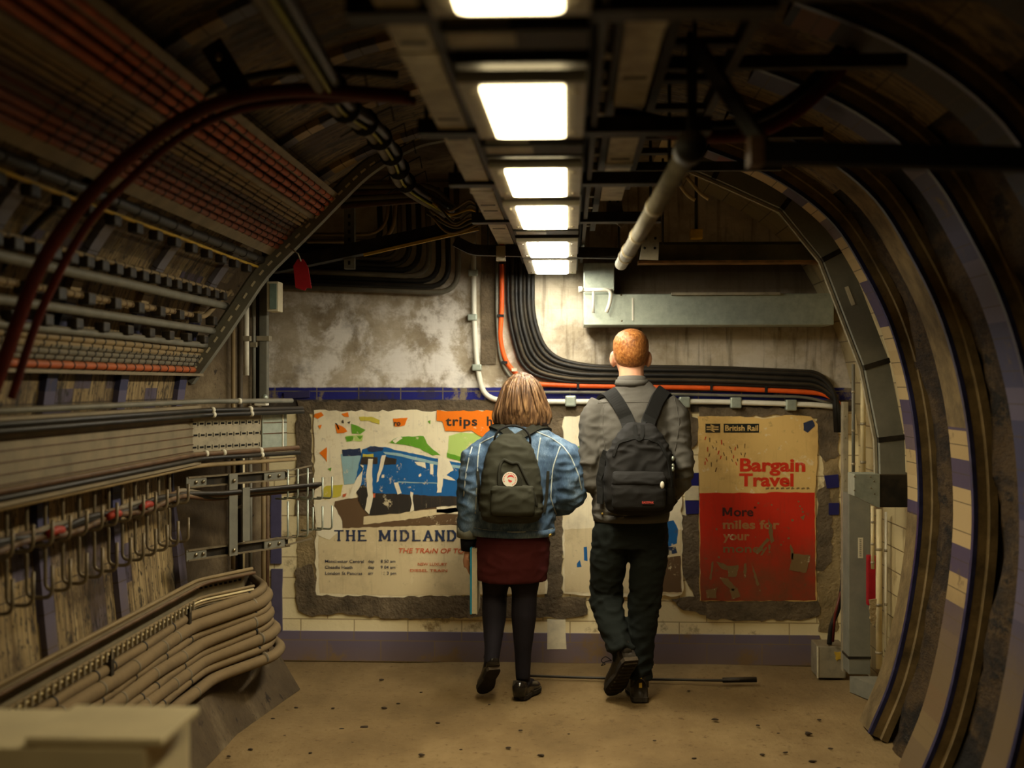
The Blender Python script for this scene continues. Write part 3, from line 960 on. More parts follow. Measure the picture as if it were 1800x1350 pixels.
g1 = 'cables along the top of the broad tray'
bentcable(XT + .03, 1.462, .58, .011, M['grey_steel'], 'upper dusty cable lying along the top lip of the broad tray', g1, [.25])
bentcable(XT + .05, 1.425, .62, .011, M['black_cable'], 'upper black cable clipped below the top lip of the broad tray', g1, [.07, .29], 3)
bentcable(XT + .055, 1.405, .62, .010, M['black_cable'], 'lower black cable clipped below the top lip of the broad tray', g1, [.07, .29], 5)
g2 = 'cables along the bottom of the broad tray'
bentcable(XT + .045, 1.235, .60, .011, M['brown_cable'], 'upper brown cable along the bottom of the broad tray', g2, [.04, .14, .36], 7)
bentcable(XT + .05, 1.215, .60, .010, M['black_cable'], 'lower black cable along the bottom of the broad tray', g2, [.36], 9)
bentcable(XT + .03, 1.185, .60, .010, M['tan_cable'], 'dusty conduit under the bottom lip of the broad tray', g2, None, 11)

# ------------------------------------------------------------------ cable hooks on the left wall and what hangs in them
XH = -1.62
ORD = ['first', 'second', 'third', 'fourth', 'fifth', 'sixth', 'seventh', 'eighth', 'ninth', 'tenth', 'eleventh', 'twelfth', 'thirteenth']
for k in range(13):
    y = 3.491 + .137 * k
    e = thing('cable_hook', 'bent steel rod hook on the left wall, %s from the left edge' % ORD[k], 'hook', (XH, y, .88), 'rod hooks along the left wall')
    for (zt, zb, zf) in ((1.19, 1.045, 1.125), (1.045, .885, .985)):
        part(MB().tube(rounded([(XH - .07, y, zt), (XH - .045, y, zt - .02), (XH - .045, y, zb), (XH + .035, y, zb), (XH + .035, y, zf)], .028, 5), .0062, 8), 'rod', M['hook'], e)
for k in range(5):
    a = [(XH - .01 + .012 * math.cos(k * 1.3), yy, 1.064 + .009 * k * (1 if k < 3 else .5) + .008 * math.sin(yy * 9 + k * 2)) for yy in [1.6 + .13 * j for j in range(29)]]
    a += [(XH + DX * s_ + .01 * k, YBD + DY * s_, 1.035 + .006 * k) for s_ in (.08, .2, .34, .48, .6, .7)]
    o = MB().tube(smoothline(a, 3), .0105, 8).build('cable', M['black_cable'] if k in (1, 4) else M['brown_cable'] if k in (0, 3) else M['grey_cable'])
    tag(o, '%s dusty cable lying in the rod hooks on the left wall' % ['back', 'second', 'middle', 'fourth', 'front'][k], 'cable', 'cables in the rod hooks')
for k, (yy, w) in enumerate(((3.78, 'nearest'), (4.28, 'middle'), (4.62, 'farthest'))):
    o = MB().tube([(XH + .018, yy, 1.078), (XH + .02, yy + .05, 1.085), (XH + .018, yy + .1, 1.08)], .013, 8).build('red_sleeve', M['sleeve'])
    tag(o, '%s short red sleeve on the cables in the rod hooks' % w, 'sleeve', 'red sleeves')

# two rails bolted across the angled wall end, with uprights and an end basket
for (z, w) in ((1.115, 'upper'), (.80, 'lower')):
    e = thing('bolted_rail', '%s bolted steel rail across the angled end of the left wall' % w, 'rail', bp(.2, z, .03))
    part(MB().bar(bp(-.04, z + .021, .04), bp(.56, z + .021, .04), .02, .007).bar(bp(-.04, z - .021, .04), bp(.56, z - .021, .04), .02, .007), 'flange', M['hook'], e)
    part(MB().bar(bp(-.04, z, .034), bp(.56, z, .034), .004, .04), 'web', M['dark'], e)
    part(MB().bar(bp(-.05, z, .044), bp(.06, z, .044), .006, .046).bar(bp(.40, z, .044), bp(.53, z, .044), .006, .046), 'splice_plate', M['grey_steel'], e)
    b = MB()
    for s_ in (0, .04, .2, .43, .49): b.cyl(bp(s_, z, .046), bp(s_, z, .054), .008, 8)
    part(b, 'bolts', M['bolt'], e)
e = thing('rail_upright', 'taller grey steel upright crossing both bolted rails', 'upright', bp(.2, .78, .06))
part(MB().bar(bp(.20, 1.14, .06), bp(.20, .775, .06), .048, .008, up=NR), 'flat_bar', M['grey_steel'], e)
part(MB().cyl(bp(.20, 1.11, .062), bp(.20, 1.11, .072), .008, 8).cyl(bp(.20, .8, .062), bp(.20, .8, .072), .008, 8), 'bolts', M['bolt'], e)
e = thing('rail_upright', 'shorter grey steel upright right of the taller one', 'upright', bp(.26, .82, .07))
part(MB().bar(bp(.262, 1.075, .075), bp(.262, .835, .075), .042, .008, up=NR), 'flat_bar', M['grey_steel'], e)
part(MB().strip([bp(.262, 1.0, .075), bp(.262, .985, .04), bp(.262, .98, .02)], .042, .006, up=V((0, 0, 1))), 'foot', M['grey_steel'], e)
# basket of rods at the free end of the two bolted rails
for (z0, z1, zs, w) in ((1.13, 1.02, 1.115, 'upper'), (.92, .79, .80, 'lower')):
    e = thing('end_basket', '%s basket of thin pale rods at the free end of the bolted rails' % w, 'basket', bp(.65, zs, .05))
    for k in range(6):
        s_ = .545 + .055 * k; f = k >= 3
        zt = (1.14 if not f else 1.09) if w == 'upper' else (.99 if not f else .95)
        zb = (1.0 if not f else .985) if w == 'upper' else (.815 if not f else .835)
        part(MB().tube(rounded([bp(s_, zt, .05 + .01 * (k % 3)), bp(s_, zb, .05 + .01 * (k % 3)), bp(s_ - .01, zb, -.02)], .02, 4), .0045, 8), 'rod', M['galv_clean'], e)
    part(MB().bar(bp(.53, zs + .015, .048), bp(.70, zs + .035, .048), .012, .006).bar(bp(.53, zs - .015, .048), bp(.70, zs, .048), .012, .006), 'side_bar', M['hook'], e)

# ------------------------------------------------------------------ low tray and the thick dusty cables under it
XW = -1.645
e = thing('low_cable_tray', 'low dusty cable tray along the foot of the left wall, above the thick cables', 'cable tray', (XW, 3.5, .5))


def lowbend(x, z, s, y0=1.2, yb=YBD): return rounded([(x, y0, z), (x, yb, z), (x + DX * s, yb + DY * s, z + .03 * s)], .07, 5)


part(MB().strip(lowbend(XW, .60, .30), .006, .15), 'face', M['tray'], e)
part(MB().strip(lowbend(XW + .02, .675, .31), .05, .01), 'top_lip', M['tray'], e)
part(MB().strip(lowbend(XW + .015, .575, .30), .03, .008), 'shelf', M['tray'], e)
q = MB()
for (z, st) in ((.645, .028), (.548, .028), (.528, .03)):
    for k in range(10 if z > .6 else 9):
        a = V((XW + DX * (.01 + st * k) + .006, YBD + DY * (.01 + st * k) - .003, z + .001 * k))
        q.bar(a, a + D * .013, .004, .008)
part(q, 'slots', M['hole'], e)
tag(MB().tube([p + V((0, 0, noise.noise(p * 3) * .006)) for p in lowbend(XW + .03, .69, .31)], .008, 8).build('cable', M['tan_cable']), 'pale cable along the very top lip of the low tray', 'cable', 'cables on the low tray')
tag(MB().tube([p + V((0, 0, noise.noise(p * 3 + V((4, 0, 0))) * .008)) for p in lowbend(XW + .05, .668, .3)], .007, 8).build('cable', M['brown_cable']), 'brown cable just below the top lip of the low tray', 'cable', 'cables on the low tray')
# pale twisted pair lying in the middle of the tray with saddles
e = thing('pale_cable_pair', 'flat band of pale cables tied along the middle of the low tray', 'cable band', (XW + .03, 3.5, .585))
for k in range(3):
    part(MB().tube(lowbend(XW + .03 + .004 * k, .583 + .014 * k, .31), .0065, 8), 'strand', M['cream_pipe'] if k % 2 else M['tan_cable'], e)
t = MB()
for j in range(46):
    y = 3.0 + .05 * j
    t.box(XW + .034, XW + .0475, y, y + .012, .578, .616)
part(t, 'saddles', M['tray'], e)

THICK = [(.545, .021, -1.628), (.500, .028, -1.612), (.458, .017, -1.615), (.420, .027, -1.600), (.378, .018, -1.602), (.342, .027, -1.586), (.302, .018, -1.580), (.258, .025, -1.558)]
NM = ['topmost', 'second from the top', 'third from the top', 'fourth from the top', 'fourth from the bottom', 'third from the bottom', 'second from the bottom', 'lowest']
for k, (z, r, x) in enumerate(THICK):
    s_ = .345 + .012 * (k % 3)
    zz = z + .035
    pts = rounded([(x, 1.2, z - .02), (x, YBD - .1 + .03 * k * .5, z), (x + DX * s_, YBD + DY * s_, zz), (x + DX * s_ - .01, YBD + DY * s_ + .22, zz), (x + DX * s_ - .14, 6.16, zz), ], .08, 6)
    den = [pts[0].lerp(pts[1], j / 24) for j in range(24)] + pts[1:]
    den = [p + V((noise.noise(p * 2.1 + V((k * 5, 0, 0))), 0, noise.noise(p * 2.4 + V((0, k * 9, 0))))) * .010 for p in den]
    o = MB().tube(den, r, 12).build('thick_cable', M['dusty_cable'])
    tag(o, '%s thick dusty cable along the foot of the left wall' % NM[k], 'cable', 'thick dusty cables')
    t = MB()
    for y in [2.9 + .31 * j + .05 * (k % 3) for j in range(9)]:
        if y < YBD - .06:
            i = min(range(len(den)), key=lambda i: abs(den[i].y - y) + (9 if den[i].x > x + .05 else 0))
            c = den[i]; t.tube([c - V((0, .005, 0)), c + V((0, .005, 0))], r * 1.1, 12)
    c = V((x + DX * (s_ - .05), YBD + DY * (s_ - .05), zz)); t.tube([c - D * .005, c + D * .005], r * 1.12, 12)
    part(t, 'ties', M['grey_cable'] if k % 2 else M['tie'], o)
# brackets that hold the bank off the wall
for k, y in enumerate((2.3, 3.3, 4.3, 5.2)):
    o = MB().box(-1.70, -1.60, y, y + .03, .22, .6).bar((-1.69, y + .015, .24), (-1.56, y + .015, .225), .03, .02).build('bank_bracket', M['dark'])
    tag(o, 'dark wall bracket behind the bank of thick dusty cables', 'bracket', 'brackets behind the thick cables')

# pipes standing at the corner of the left wall
CP = [(410, 8, 'tan_cable', 560, 1000, 5.93, 'pale rusty conduit farthest left at the wall corner'),
      (422, 10, 'dark', 540, 1000, 6.0, 'dark conduit between the two pale ones at the wall corner'),
      (433, 10, 'white_pipe', 530, 660, 6.06, 'short white conduit at the wall corner above the broad tray'),
      (446, 7, 'grey_steel', 500, 712, 6.14, 'thin grey conduit right of the short white one at the wall corner'),
      (453, 6, 'dark', 495, 712, 6.2, 'thin dark conduit at the wall corner'),
      (464, 15, 'grey_steel', 478, 712, 6.2, 'broad grey square conduit at the outer edge of the wall corner')]
for (px, w, mt, ya, yb, Y, lab) in CP:
    a, b = at(px, ya, Y), at(px, yb, Y); r = w / 2 * Y / F
    e = thing('corner_conduit', lab, 'conduit', b, 'conduits at the left wall corner')
    mb = MB()
    if w > 12: mb.bevbox(a.x - r, a.x + r, Y - r, Y + r, b.z, a.z, .006)
    else: mb.tube([a, b], r, 10)
    part(mb, 'tube', M[mt], e)
    part(MB().box(a.x - r * 1.5, a.x + r * 1.5, Y - r * 1.3, Y + r * 1.6, (a.z + b.z) / 2 - .012, (a.z + b.z) / 2 + .012), 'clamp', M['galv'], e)
for (px, w, mt, lab) in ((424, 13, 'cream_pipe', 'cream conduit behind the lower bolted rail at the wall corner'), (440, 7, 'grey_steel', 'thin grey conduit beside the cream one below the broad tray'), (464, 10, 'tan_cable', 'dusty conduit curving to the floor at the wall corner'), (470, 7, 'brown_cable', 'brown conduit at the outermost edge of the wall corner')):
    Y = 6.02 if px < 430 else 6.1 if px < 450 else 6.16; a, b = at(px, 800, Y), at(px, 1195 if px > 450 else 1010, Y)
    o = MB().tube([a, b], w / 2 * Y / F, 10).build('corner_conduit', M[mt]); tag(o, lab, 'conduit', 'conduits at the left wall corner')
p = at(460, 706, 6.1)
e = thing('pale_clamp', 'small pale clamp on top of the broad tray at the wall corner', 'clamp', p)
part(MB().bevbox(p.x - .03, p.x + .03, 6.07, 6.13, p.z - .02, p.z + .01, .005), 'body', M['white_pipe'], e)
part(MB().ball((p.x + .02, 6.08, p.z + .02), .018, .018, .018, 8), 'knob', M['galv_clean'], e)
a, b = at(474, 495, 6.1), at(491, 548, 6.1)
e = thing('wall_box', 'small pale green lidded box high on the left wall corner', 'box', (a.x, 6.1, b.z))
part(MB().bevbox(a.x - .01, b.x, 6.08, 6.18, b.z, a.z, .006), 'body', M['label'], e)
part(MB().box(a.x + .006, b.x - .008, 6.074, 6.081, b.z + .012, a.z - .012), 'cover', plain('pale_green_cover', (120, 140, 128), .4), e)
p = at(531, 455, 5.5)
e = thing('red_tag', 'red hanging tag below the end of the orange cables', 'tag', at(533, 510, 5.5))
part(MB().prism([(at(a, b, 5.5).x, at(a, b, 5.5).z) for a, b in ((516, 468), (524, 455), (534, 456), (542, 470), (548, 507), (540, 506), (536, 511), (520, 506))], 5.495, 5.5), 'card', M['red_tag'], e)
part(MB().tube([at(529, 459, 5.49), at(524, 446, 5.5), at(510, 436, 5.55)], .003, 6), 'string', M['tie_pale'], e)

# ------------------------------------------------------------------ dark cables turning up at the top left of the end wall
for k in range(9):
    Y = 6.84 - .022 * (k % 2)
    yl = 515 - 9.5 * k; xr = 806 - 17 * k
    pts = rounded([at(430, yl - 14, Y), at(xr, yl, Y), at(xr - 4, 330, Y)], .13, 6)
    o = MB().tube(pts, .0155, 10).build('cable', M['black_cable'] if k % 3 else M['grey_cable'])
    tag(o, 'dark cable bending upward at the top left of the end wall, %s' % ['outermost', 'second from outside', 'third from outside', 'fourth from outside', 'middle one', 'fourth from inside', 'third from inside', 'second from inside', 'innermost'][k], 'cable', 'nested dark cables')
for k, (xr, yl, r, mt) in enumerate(((700, 424, .011, 'tan_cable'), (688, 412, .009, 'tan_cable'))):
    o = MB().tube(rounded([at(540, yl, 6.6), at(xr - 10, yl, 6.6), at(xr, 300, 6.6)], .12, 6), r, 8).build('cable', M[mt])
    tag(o, '%s pale cable curving up behind the slotted arch' % ['lower', 'upper'][k], 'cable', 'pale cables behind the arch')
for k in range(4):
    Y = 6.3
    o = MB().tube(rounded([at(600, 362 - 11 * k, Y), at(762, 350 - 8 * k, Y), at(800, 384 - 5 * k, Y)], .1, 5), .016, 10).build('cable', M['grey_cable'] if k % 2 else M['brown_cable'])
    tag(o, 'dusty thick cable crossing under the crown at the far left, %s' % ['lowest', 'second', 'third', 'topmost'][k], 'cable', 'thick cables under the crown')
e = thing('slotted_hanger', 'slotted steel hanger in front of the nested dark cables', 'hanger', at(615, 473, 6.4))
a, b = at(606, 365, 6.4), at(624, 473, 6.4)
part(MB().box(a.x, b.x, 6.38, 6.42, b.z, a.z), 'channel', M['grey_steel'], e)
sl = MB()
for k in range(7):
    z = b.z + .02 + k * .04; sl.box((a.x + b.x) / 2 - .006, (a.x + b.x) / 2 + .006, 6.378, 6.381, z, z + .02)
part(sl, 'slots', M['hole'], e)
# yellow edged beam
e = thing('yellow_edged_beam', 'dark beam with a yellow lower edge rising across the far left', 'beam', at(690, 430, 6.2))
part(MB().bar(at(480, 470, 6.5), at(835, 394, 6.1), .06, .065), 'beam', M['dark'], e)
part(MB().bar(at(640, 448, 6.27), at(842, 402, 6.05), .014, .014), 'edge', M['yellow'], e)
# bundle of cables tied along the crown on the left
base = [(560, 120, 3.1), (600, 185, 3.7), (655, 225, 4.3), (690, 275, 5.0), (715, 325, 5.7), (790, 372, 6.2)]
for k in range(5):
    off = V((.024 * math.cos(k * 1.25), 0, .024 * math.sin(k * 1.25)))
    pts = [at(a, b, Y) + off for a, b, Y in base]
    pts = [pts[0] + (pts[0] - pts[1]) * 3] + pts
    o = MB().tube(smoothline(pts, 5), .0165 if k < 4 else .006, 10).build('cable', M['black_cable'] if k in (0, 2) else M['grey_cable'] if k < 4 else plain('green_yellow_wire', (150, 150, 50), .6))
    tag(o, ['top', 'left', 'lower left', 'lower right', 'thin green-yellow'][k] + ' cable in the bundle tied along the crown left of the lamps', 'cable', 'bundle tied along the crown')
for k, t in enumerate((.5, 1.1, 1.7, 2.3, 2.9, 3.4, 3.9)):
    i = int(t); f = t - i
    A = at(*base[i]); Bp = at(*base[i + 1]); c = A.lerp(Bp, f); d = (Bp - A).normalized()
    mb = MB().tube([c - d * .006, c + d * .006], .048, 12)
    mb.tube([c + V((.03, 0, .02)), c + V((.09, 0, .05)), c + V((.10, 0, .0))], .003, 6).tube([c + V((-.03, 0, -.02)), c + V((-.08, 0, -.05))], .003, 6)
    tag(mb.build('cable_tie', M['tie']), 'black tie with a loose tail round the bundle along the crown', 'tie', 'ties round the crown bundle')
# loose loops by the end of the left trunking
rnd = random.Random(4)
for k in range(7):
    px = [(760 + rnd.uniform(-12, 12), 345 + 6 * k), (795 + rnd.uniform(-8, 8), 372 + 5 * k + rnd.uniform(-8, 8)), (826, 352 + 8 * k), (852 + rnd.uniform(-8, 8), 382 + rnd.uniform(-8, 8))]
    o = MB().tube(smoothline([at(a, b, 5.9 - .03 * k) for a, b in px], 6), .006, 6).build('loose_wire', M['grey_cable'] if k % 2 else M['yellow'] if k == 2 else M['tan_cable'])
    tag(o, 'loose %s wire looped beside the far end of the left trunking' % ('grey' if k % 2 else 'yellow' if k == 2 else 'tan'), 'wire', 'loose wires by the left trunking')
# cross beam in front of the end wall
e = thing('cross_beam', 'dark beam bent down left, crossing below the far lamps', 'beam', at(900, 450, 5.95))
part(MB().strip(rounded([at(800, 424, 5.97), at(832, 440, 5.97), at(1090, 446, 5.97)], .03, 3), .05, .05), 'beam', M['dark'], e)
part(MB().box(at(872, 440, 5.9).x, at(888, 440, 5.9).x, 5.9, 5.95, at(880, 458, 5.9).z, at(880, 432, 5.9).z), 'end_plate', M['galv'], e)
a, b = at(1122, 429, 6.35), at(1462, 457, 6.35)
e = thing('rusty_beam', 'olive steel beam with rusty flanges across the right of the end wall', 'beam', ((a.x + b.x) / 2, 6.4, b.z))
part(MB().box(a.x, b.x + .12, 6.39, 6.41, b.z, a.z), 'web', plain('olive_beam_paint', (96, 88, 58), .7, 0, .35, 7, .2), e)
part(MB().box(a.x, b.x + .12, 6.34, 6.46, b.z - .012, b.z), 'lower_flange', plain('rust', (128, 92, 44), .85, 0, .4, 12, .2), e)
part(MB().box(a.x, b.x + .12, 6.36, 6.44, a.z, a.z + .01), 'upper_flange', M['dark'], e)
a = at(1225, 418, 6.3)
e = thing('yellow_beam_clamp', 'small yellow clamp on a dark rod above the rusty beam', 'clamp', (a.x, 6.33, at(1225, 428, 6.3).z))
part(MB().bevbox(a.x - .03, a.x + .03, 6.3, 6.37, at(1, 426, 6.3).z, at(1, 409, 6.3).z, .006), 'block', M['yellow'], e)
part(MB().tube([(a.x, 6.335, at(1, 412, 6.3).z), (a.x, 6.335, 2.68)], .008, 8), 'rod', M['dark'], e)
for k, (px, ya, yb) in enumerate(((1165, 358, 430), (858, 395, 446), (1088, 400, 470))):
    q_ = at(px, yb, 6.3); o = MB().tube([(q_.x, 6.3, 2.67), q_], .006, 8).build('hanger_rod', M['dark'])
    tag(o, ['thin rod hanging left of the yellow clamp', 'thin rod hanging left of the lamp row at the end wall', 'thin rod hanging behind the sloping pipe'][k], 'rod')
# pale short hanging strips near the crown at the far right
for k, (a, b) in enumerate((((1190, 318), (1222, 352)), ((1207, 310), (1246, 350)))):
    o = MB().tube(smoothline([at(a[0], a[1], 5.4), at((a[0] + b[0]) / 2 + 2, (a[1] + b[1]) / 2 + 7, 5.4), at(b[0], b[1], 5.4)], 4), .008, 8).build('loose_end', M['cream_pipe'])
    tag(o, '%s of two pale loose cable ends under the right vault' % ['left', 'right'][k], 'cable', 'loose cable ends')

# ------------------------------------------------------------------ galvanised duct on the end wall
Yd = 6.62
a, b = at(1026, 517, Yd), at(1466, 571, Yd)
e = thing('galvanised_duct', 'speckled galvanised duct box across the upper right of the end wall', 'duct', ((a.x + b.x) / 2, Yd + .1, b.z))
part(MB().bevbox(a.x, b.x, Yd, Yd + .27, b.z, a.z, .005), 'run', M['galv_clean'], e)
c, d = at(1026, 462, Yd), at(1080, 517, Yd)
part(MB().bevbox(c.x, d.x, Yd + .005, Yd + .27, d.z, c.z, .004), 'riser', M['galv_clean'], e)
p = at(1112, 545, Yd)
part(MB().box(p.x - .004, p.x + .004, Yd - .008, Yd, at(1, 566, Yd).z, at(1, 527, Yd).z), 'joint_seam', M['white_pipe'], e)
q = MB()
for px in (1092, 1093): q.ball(at(px, 518 if px == 1092 else 564, Yd - .002), .005, .004, .005, 8)
part(q, 'rivets', M['bolt'], e)
a, b = at(1180, 515, Yd), at(1370, 519, Yd)
part(MB().box(a.x, b.x, Yd - .03, Yd + .02, b.z, a.z), 'top_edge', M['galv'], e)
e = thing('white_pipe_bracket', 'bright white bent pipe bracket on the left end of the galvanised duct', 'bracket', at(1050, 550, 6.5))
Yp = 6.54
part(MB().tube(rounded([at(1020, 510, Yp), at(1074, 509, Yp), at(1073, 530, Yp), at(1066, 549, Yp)], .03, 5), .010, 10), 'bent_pipe', M['white_pipe'], e)
part(MB().tube([at(1043, 512, Yp), at(1043, 550, Yp)], .007, 8), 'stub', M['white_pipe'], e)
part(MB().cyl(at(1017, 509, Yp) , at(1025, 509, Yp), .016, 12), 'end_cap', M['white_pipe'], e)
part(MB().cyl(at(1072, 510, Yp), at(1072, 510, Yd + .01), .01, 8), 'stand_off', M['white_pipe'], e)

# ------------------------------------------------------------------ conduits and cables on the end wall
Yc = YB - .03
pts = rounded([at(832, 380, Yc), at(833, 560, Yc), at(838, 640, Yc), at(850, 700, Yc), at(905, 706, Yc), at(1260, 706, Yc), at(1440, 712, Yc), at(1474, 716, Yc)], .16, 7)
e = thing('white_conduit', 'white conduit down the end wall bending right above the posters', 'conduit', at(832, 500, Yc))
part(MB().tube(pts, .0145, 12), 'tube', M['white_pipe'], e)
for (a, b) in ((832, 480), (831, 558), (839, 646), (1003, 705), (1203, 707), (1293, 708), (1390, 712)):
    p = at(a, b, Yc); vert = b < 660
    if vert: mb = MB().bevbox(p.x - .028, p.x + .024, Yc - .02, YB, p.z - .018, p.z + .018, .006)
    else: mb = MB().bevbox(p.x - .03, p.x + .03, Yc - .022, YB, p.z - .03, p.z + .03, .008)
    part(mb, 'saddle', M['galv_clean'], e)
pts = rounded([at(882, 380, Yc), at(882, 545, Yc), at(878, 600, Yc), at(892, 645, Yc), at(930, 675, Yc), at(1010, 678, Yc), at(1250, 682, Yc), at(1400, 688, Yc), at(1452, 692, Yc), at(1480, 712, Yc - .02), at(1484, 760, Yc - .02)], .12, 6)
e = thing('orange_cable', 'bright orange cable down the end wall bending right behind the two people', 'cable', at(882, 500, Yc))
part(MB().tube(pts, .0135, 12), 'sheath', M['orange'], e)
t = MB()
for (a, b, hz) in ((882, 462, 0), (880, 555, 0), (887, 637, 0), (1016, 678, 1), (1250, 682, 1), (1346, 685, 1)):
    p = at(a, b, Yc)
    if hz: t.box(p.x - .007, p.x + .007, Yc - .017, Yc + .02, p.z - .017, p.z + .017)
    else: t.box(p.x - .017, p.x + .017, Yc - .017, Yc + .02, p.z - .007, p.z + .007)
part(t, 'ties', M['tie'], e)
p = at(904, 650, Yc - .02); part(MB().box(p.x - .014, p.x + .014, p.y - .004, p.y, p.z - .008, p.z + .008), 'white_tag', M['label'], e)
for k in range(7):
    Y = Yc - .012 * (k % 2)
    x = 893 + 7.2 * k; yh = 672 - 4.6 * k
    pts = rounded([at(x, 380, Y), at(x, 560, Y), at(x + 26, yh - 18, Y), at(x + 95, yh, Y), at(1250, yh + 2, Y), at(1440, yh + 10, Y), at(1478 - 2 * k, yh + 40, Y - .02), at(1482 - 2 * k, 760, Y - .02)], .15, 6)
    o = MB().tube(pts, .0125, 10).build('cable', M['black_cable'] if k % 3 != 1 else M['dark'])
    tag(o, ['lowest', 'second lowest', 'third lowest', 'middle', 'third highest', 'second highest', 'highest'][k] + ' dark cable sweeping right across the end wall behind the heads', 'cable', 'dark cables on the end wall')
pts = rounded([at(873, 380, Yc), at(873, 570, Yc), at(880, 645, Yc), at(925, 690, Yc), at(1010, 689, Yc), at(1420, 698, Yc), at(1470, 712, Yc)], .14, 6)
o = MB().tube(pts, .008, 8).build('grey_conduit', M['grey_steel']); tag(o, 'thin grey conduit between the orange cable and the white conduit', 'conduit')
a, b = at(846, 470, YB), at(872, 640, YB)
o = MB().box(a.x, b.x, YB - .012, YB, b.z, at(1, 400, YB).z).build('backing_board', M['plaster_dark']); tag(o, 'dark backing strip on the end wall between the white conduit and the orange cable', 'board')

# ------------------------------------------------------------------ right side: trunking that follows the vault and the upright one
Yt = 5.84
TP = [(1196, 268), (1262, 296), (1385, 352), (1463, 448), (1537, 640), (1563, 770), (1566, 872)]
e = thing('arched_trunking', 'olive grey square trunking that follows the right vault down in straight lengths', 'trunking', at(1566, 885, Yt))
seg = [at(a, b, Yt) for a, b in TP]
ups = []
for i in range(len(seg)):
    t = (seg[min(i + 1, len(seg) - 1)] - seg[max(i - 1, 0)]).normalized(); ups.append(V((-t.z, 0, t.x)))
for i in range(1, len(seg) - 1):
    part(MB().strip([seg[i], seg[i + 1]], .10, .112, up=(ups[i] + ups[i + 1]) / 2), 'length', M['duct'], e)
part(MB().strip(seg[:2], .10, .112, up=ups[0]), 'length', M['duct'], e)
j = MB()
for i in range(1, len(seg) - 1):
    t = ups[i].cross(V((0, 1, 0))).normalized()
    j.strip([seg[i] - t * .012, seg[i] + t * .012], .106, .120, up=ups[i])
part(j, 'joints', M['dark'], e)
c = at(1494, 520, Yt - .051)
tdir = (seg[4] - seg[3]).normalized()
part(MB().bar(c - tdir * .045, c + tdir * .045, .002, .018, up=tdir.cross(V((0, 1, 0)))), 'paper_label', M['label'], e)
part(MB().strip([p - u * .066 for p, u in zip(seg, ups)], .03, .012, ups=ups), 'inner_lip', M['galv'], e)
a, b = at(1498, 832, Yt), at(1543, 892, Yt)
e = thing('trunking_offset', 'pale riveted offset box joining the arched trunking to the upright one', 'junction', (a.x, Yt, b.z))
part(MB().prism([(at(x, y, Yt).x, at(x, y, Yt).z) for x, y in ((1497, 832), (1541, 832), (1541, 891), (1497, 870))], Yt - .06, Yt + .08), 'box', M['galv_clean'], e)
q = MB()
for x, y in ((1530, 838), (1536, 846), (1531, 858), (1537, 868), (1502, 838), (1502, 862)): q.ball(at(x, y, Yt - .061), .004, .003, .004, 8)
part(q, 'rivets', M['bolt'], e)
a, b = at(1541, 832, Yt), at(1602, 890, Yt)
part(MB().bevbox(a.x, b.x, Yt - .055, Yt + .08, b.z, a.z, .004), 'dark_elbow', M['dark'], e)
Yu = 6.35
a, b = at(1492, 868, Yu), at(1530, 1186, Yu)
e = thing('upright_trunking', 'tall grey upright trunking with a paper label beside the end wall', 'trunking', ((a.x + b.x) / 2, Yu, b.z))
part(MB().bevbox(a.x, b.x, Yu, Yu + .14, b.z, a.z, .004), 'cover', M['duct'], e)
l0, l1 = at(1508, 945, Yu), at(1517, 981, Yu)
part(MB().box(l0.x, l1.x, Yu - .002, Yu, l1.z, l0.z), 'paper_label', M['label'], e)
t = MB()
for k in range(9): t.box(l0.x + .008, l1.x - .008, Yu - .003, Yu - .002, l1.z + .01 + k * .01, l1.z + .013 + k * .01)
part(t, 'label_print', M['tie'], e)
f = at(1500, 1156, Yu)
part(MB().box(a.x - .003, b.x + .003, Yu - .003, Yu + .143, f.z - .006, f.z + .006), 'joint', M['dark'], e)
foot = MB().column([(a.x, Yu - .02), (b.x + .03, Yu - .02), (b.x + .09, Yu - .35), (b.x + .0, Yu - .30)], .0, .08)
part(foot, 'flared_foot', M['duct'], e)
a, b = at(1480, 706, 6.5), at(1490, 1180, 6.5)
e = thing('corner_post', 'narrow pale steel post at the right end of the end wall', 'post', ((a.x + b.x) / 2, 6.5, b.z))
part(MB().bevbox(a.x, b.x, 6.48, 6.53, b.z, a.z, .004), 'post', M['galv'], e)
q = MB()
for k in range(12): q.ball((a.x + .012, 6.479, b.z + .1 + k * .11), .004, .003, .004, 6)
part(q, 'bolts', M['bolt'], e)
# cream pipes on the tile wall
for k, (px, w, ya, yb, mt, lab) in enumerate(((1545, 11, 895, 1175, 'cream_pipe', 'fat cream pipe right of the upright trunking'), (1557, 5, 900, 1170, 'white_pipe', 'thin white pipe right of the fat cream one'), (1534, 6, 890, 1000, 'cream_pipe', 'thin cream pipe left of the fat one'), (1517, 9, 610, 835, 'cream_pipe', 'cream pipe above the offset box, left of the arched trunking'), (1500, 6, 640, 835, 'grey_steel', 'thin grey pipe above the offset box, farthest left'))):
    Y = 6.2; a, b = at(px, ya, Y), at(px, yb, Y); r = w / 2 * Y / F
    e = thing('wall_pipe', lab, 'pipe', b, 'pipes on the right end wall')
    part(MB().tube([a, b], r, 12), 'tube', M[mt], e)
    t = MB()
    for q in (.25, .6, .9):
        c = a.lerp(b, q); t.tube([c - V((0, 0, .006)), c + V((0, 0, .006))], r * 1.18, 12)
    part(t, 'couplings', M['galv'], e)
a = at(1529, 1010, 6.3)
o = MB().bevbox(a.x - .02, a.x + .022, 6.26, 6.3, at(1, 1050, 6.3).z, at(1, 965, 6.3).z, .006).build('red_strip', M['red_tag']); tag(o, 'dark red strip between the upright trunking and the cream pipe', 'panel')
a = at(1531, 1075, 6.15)
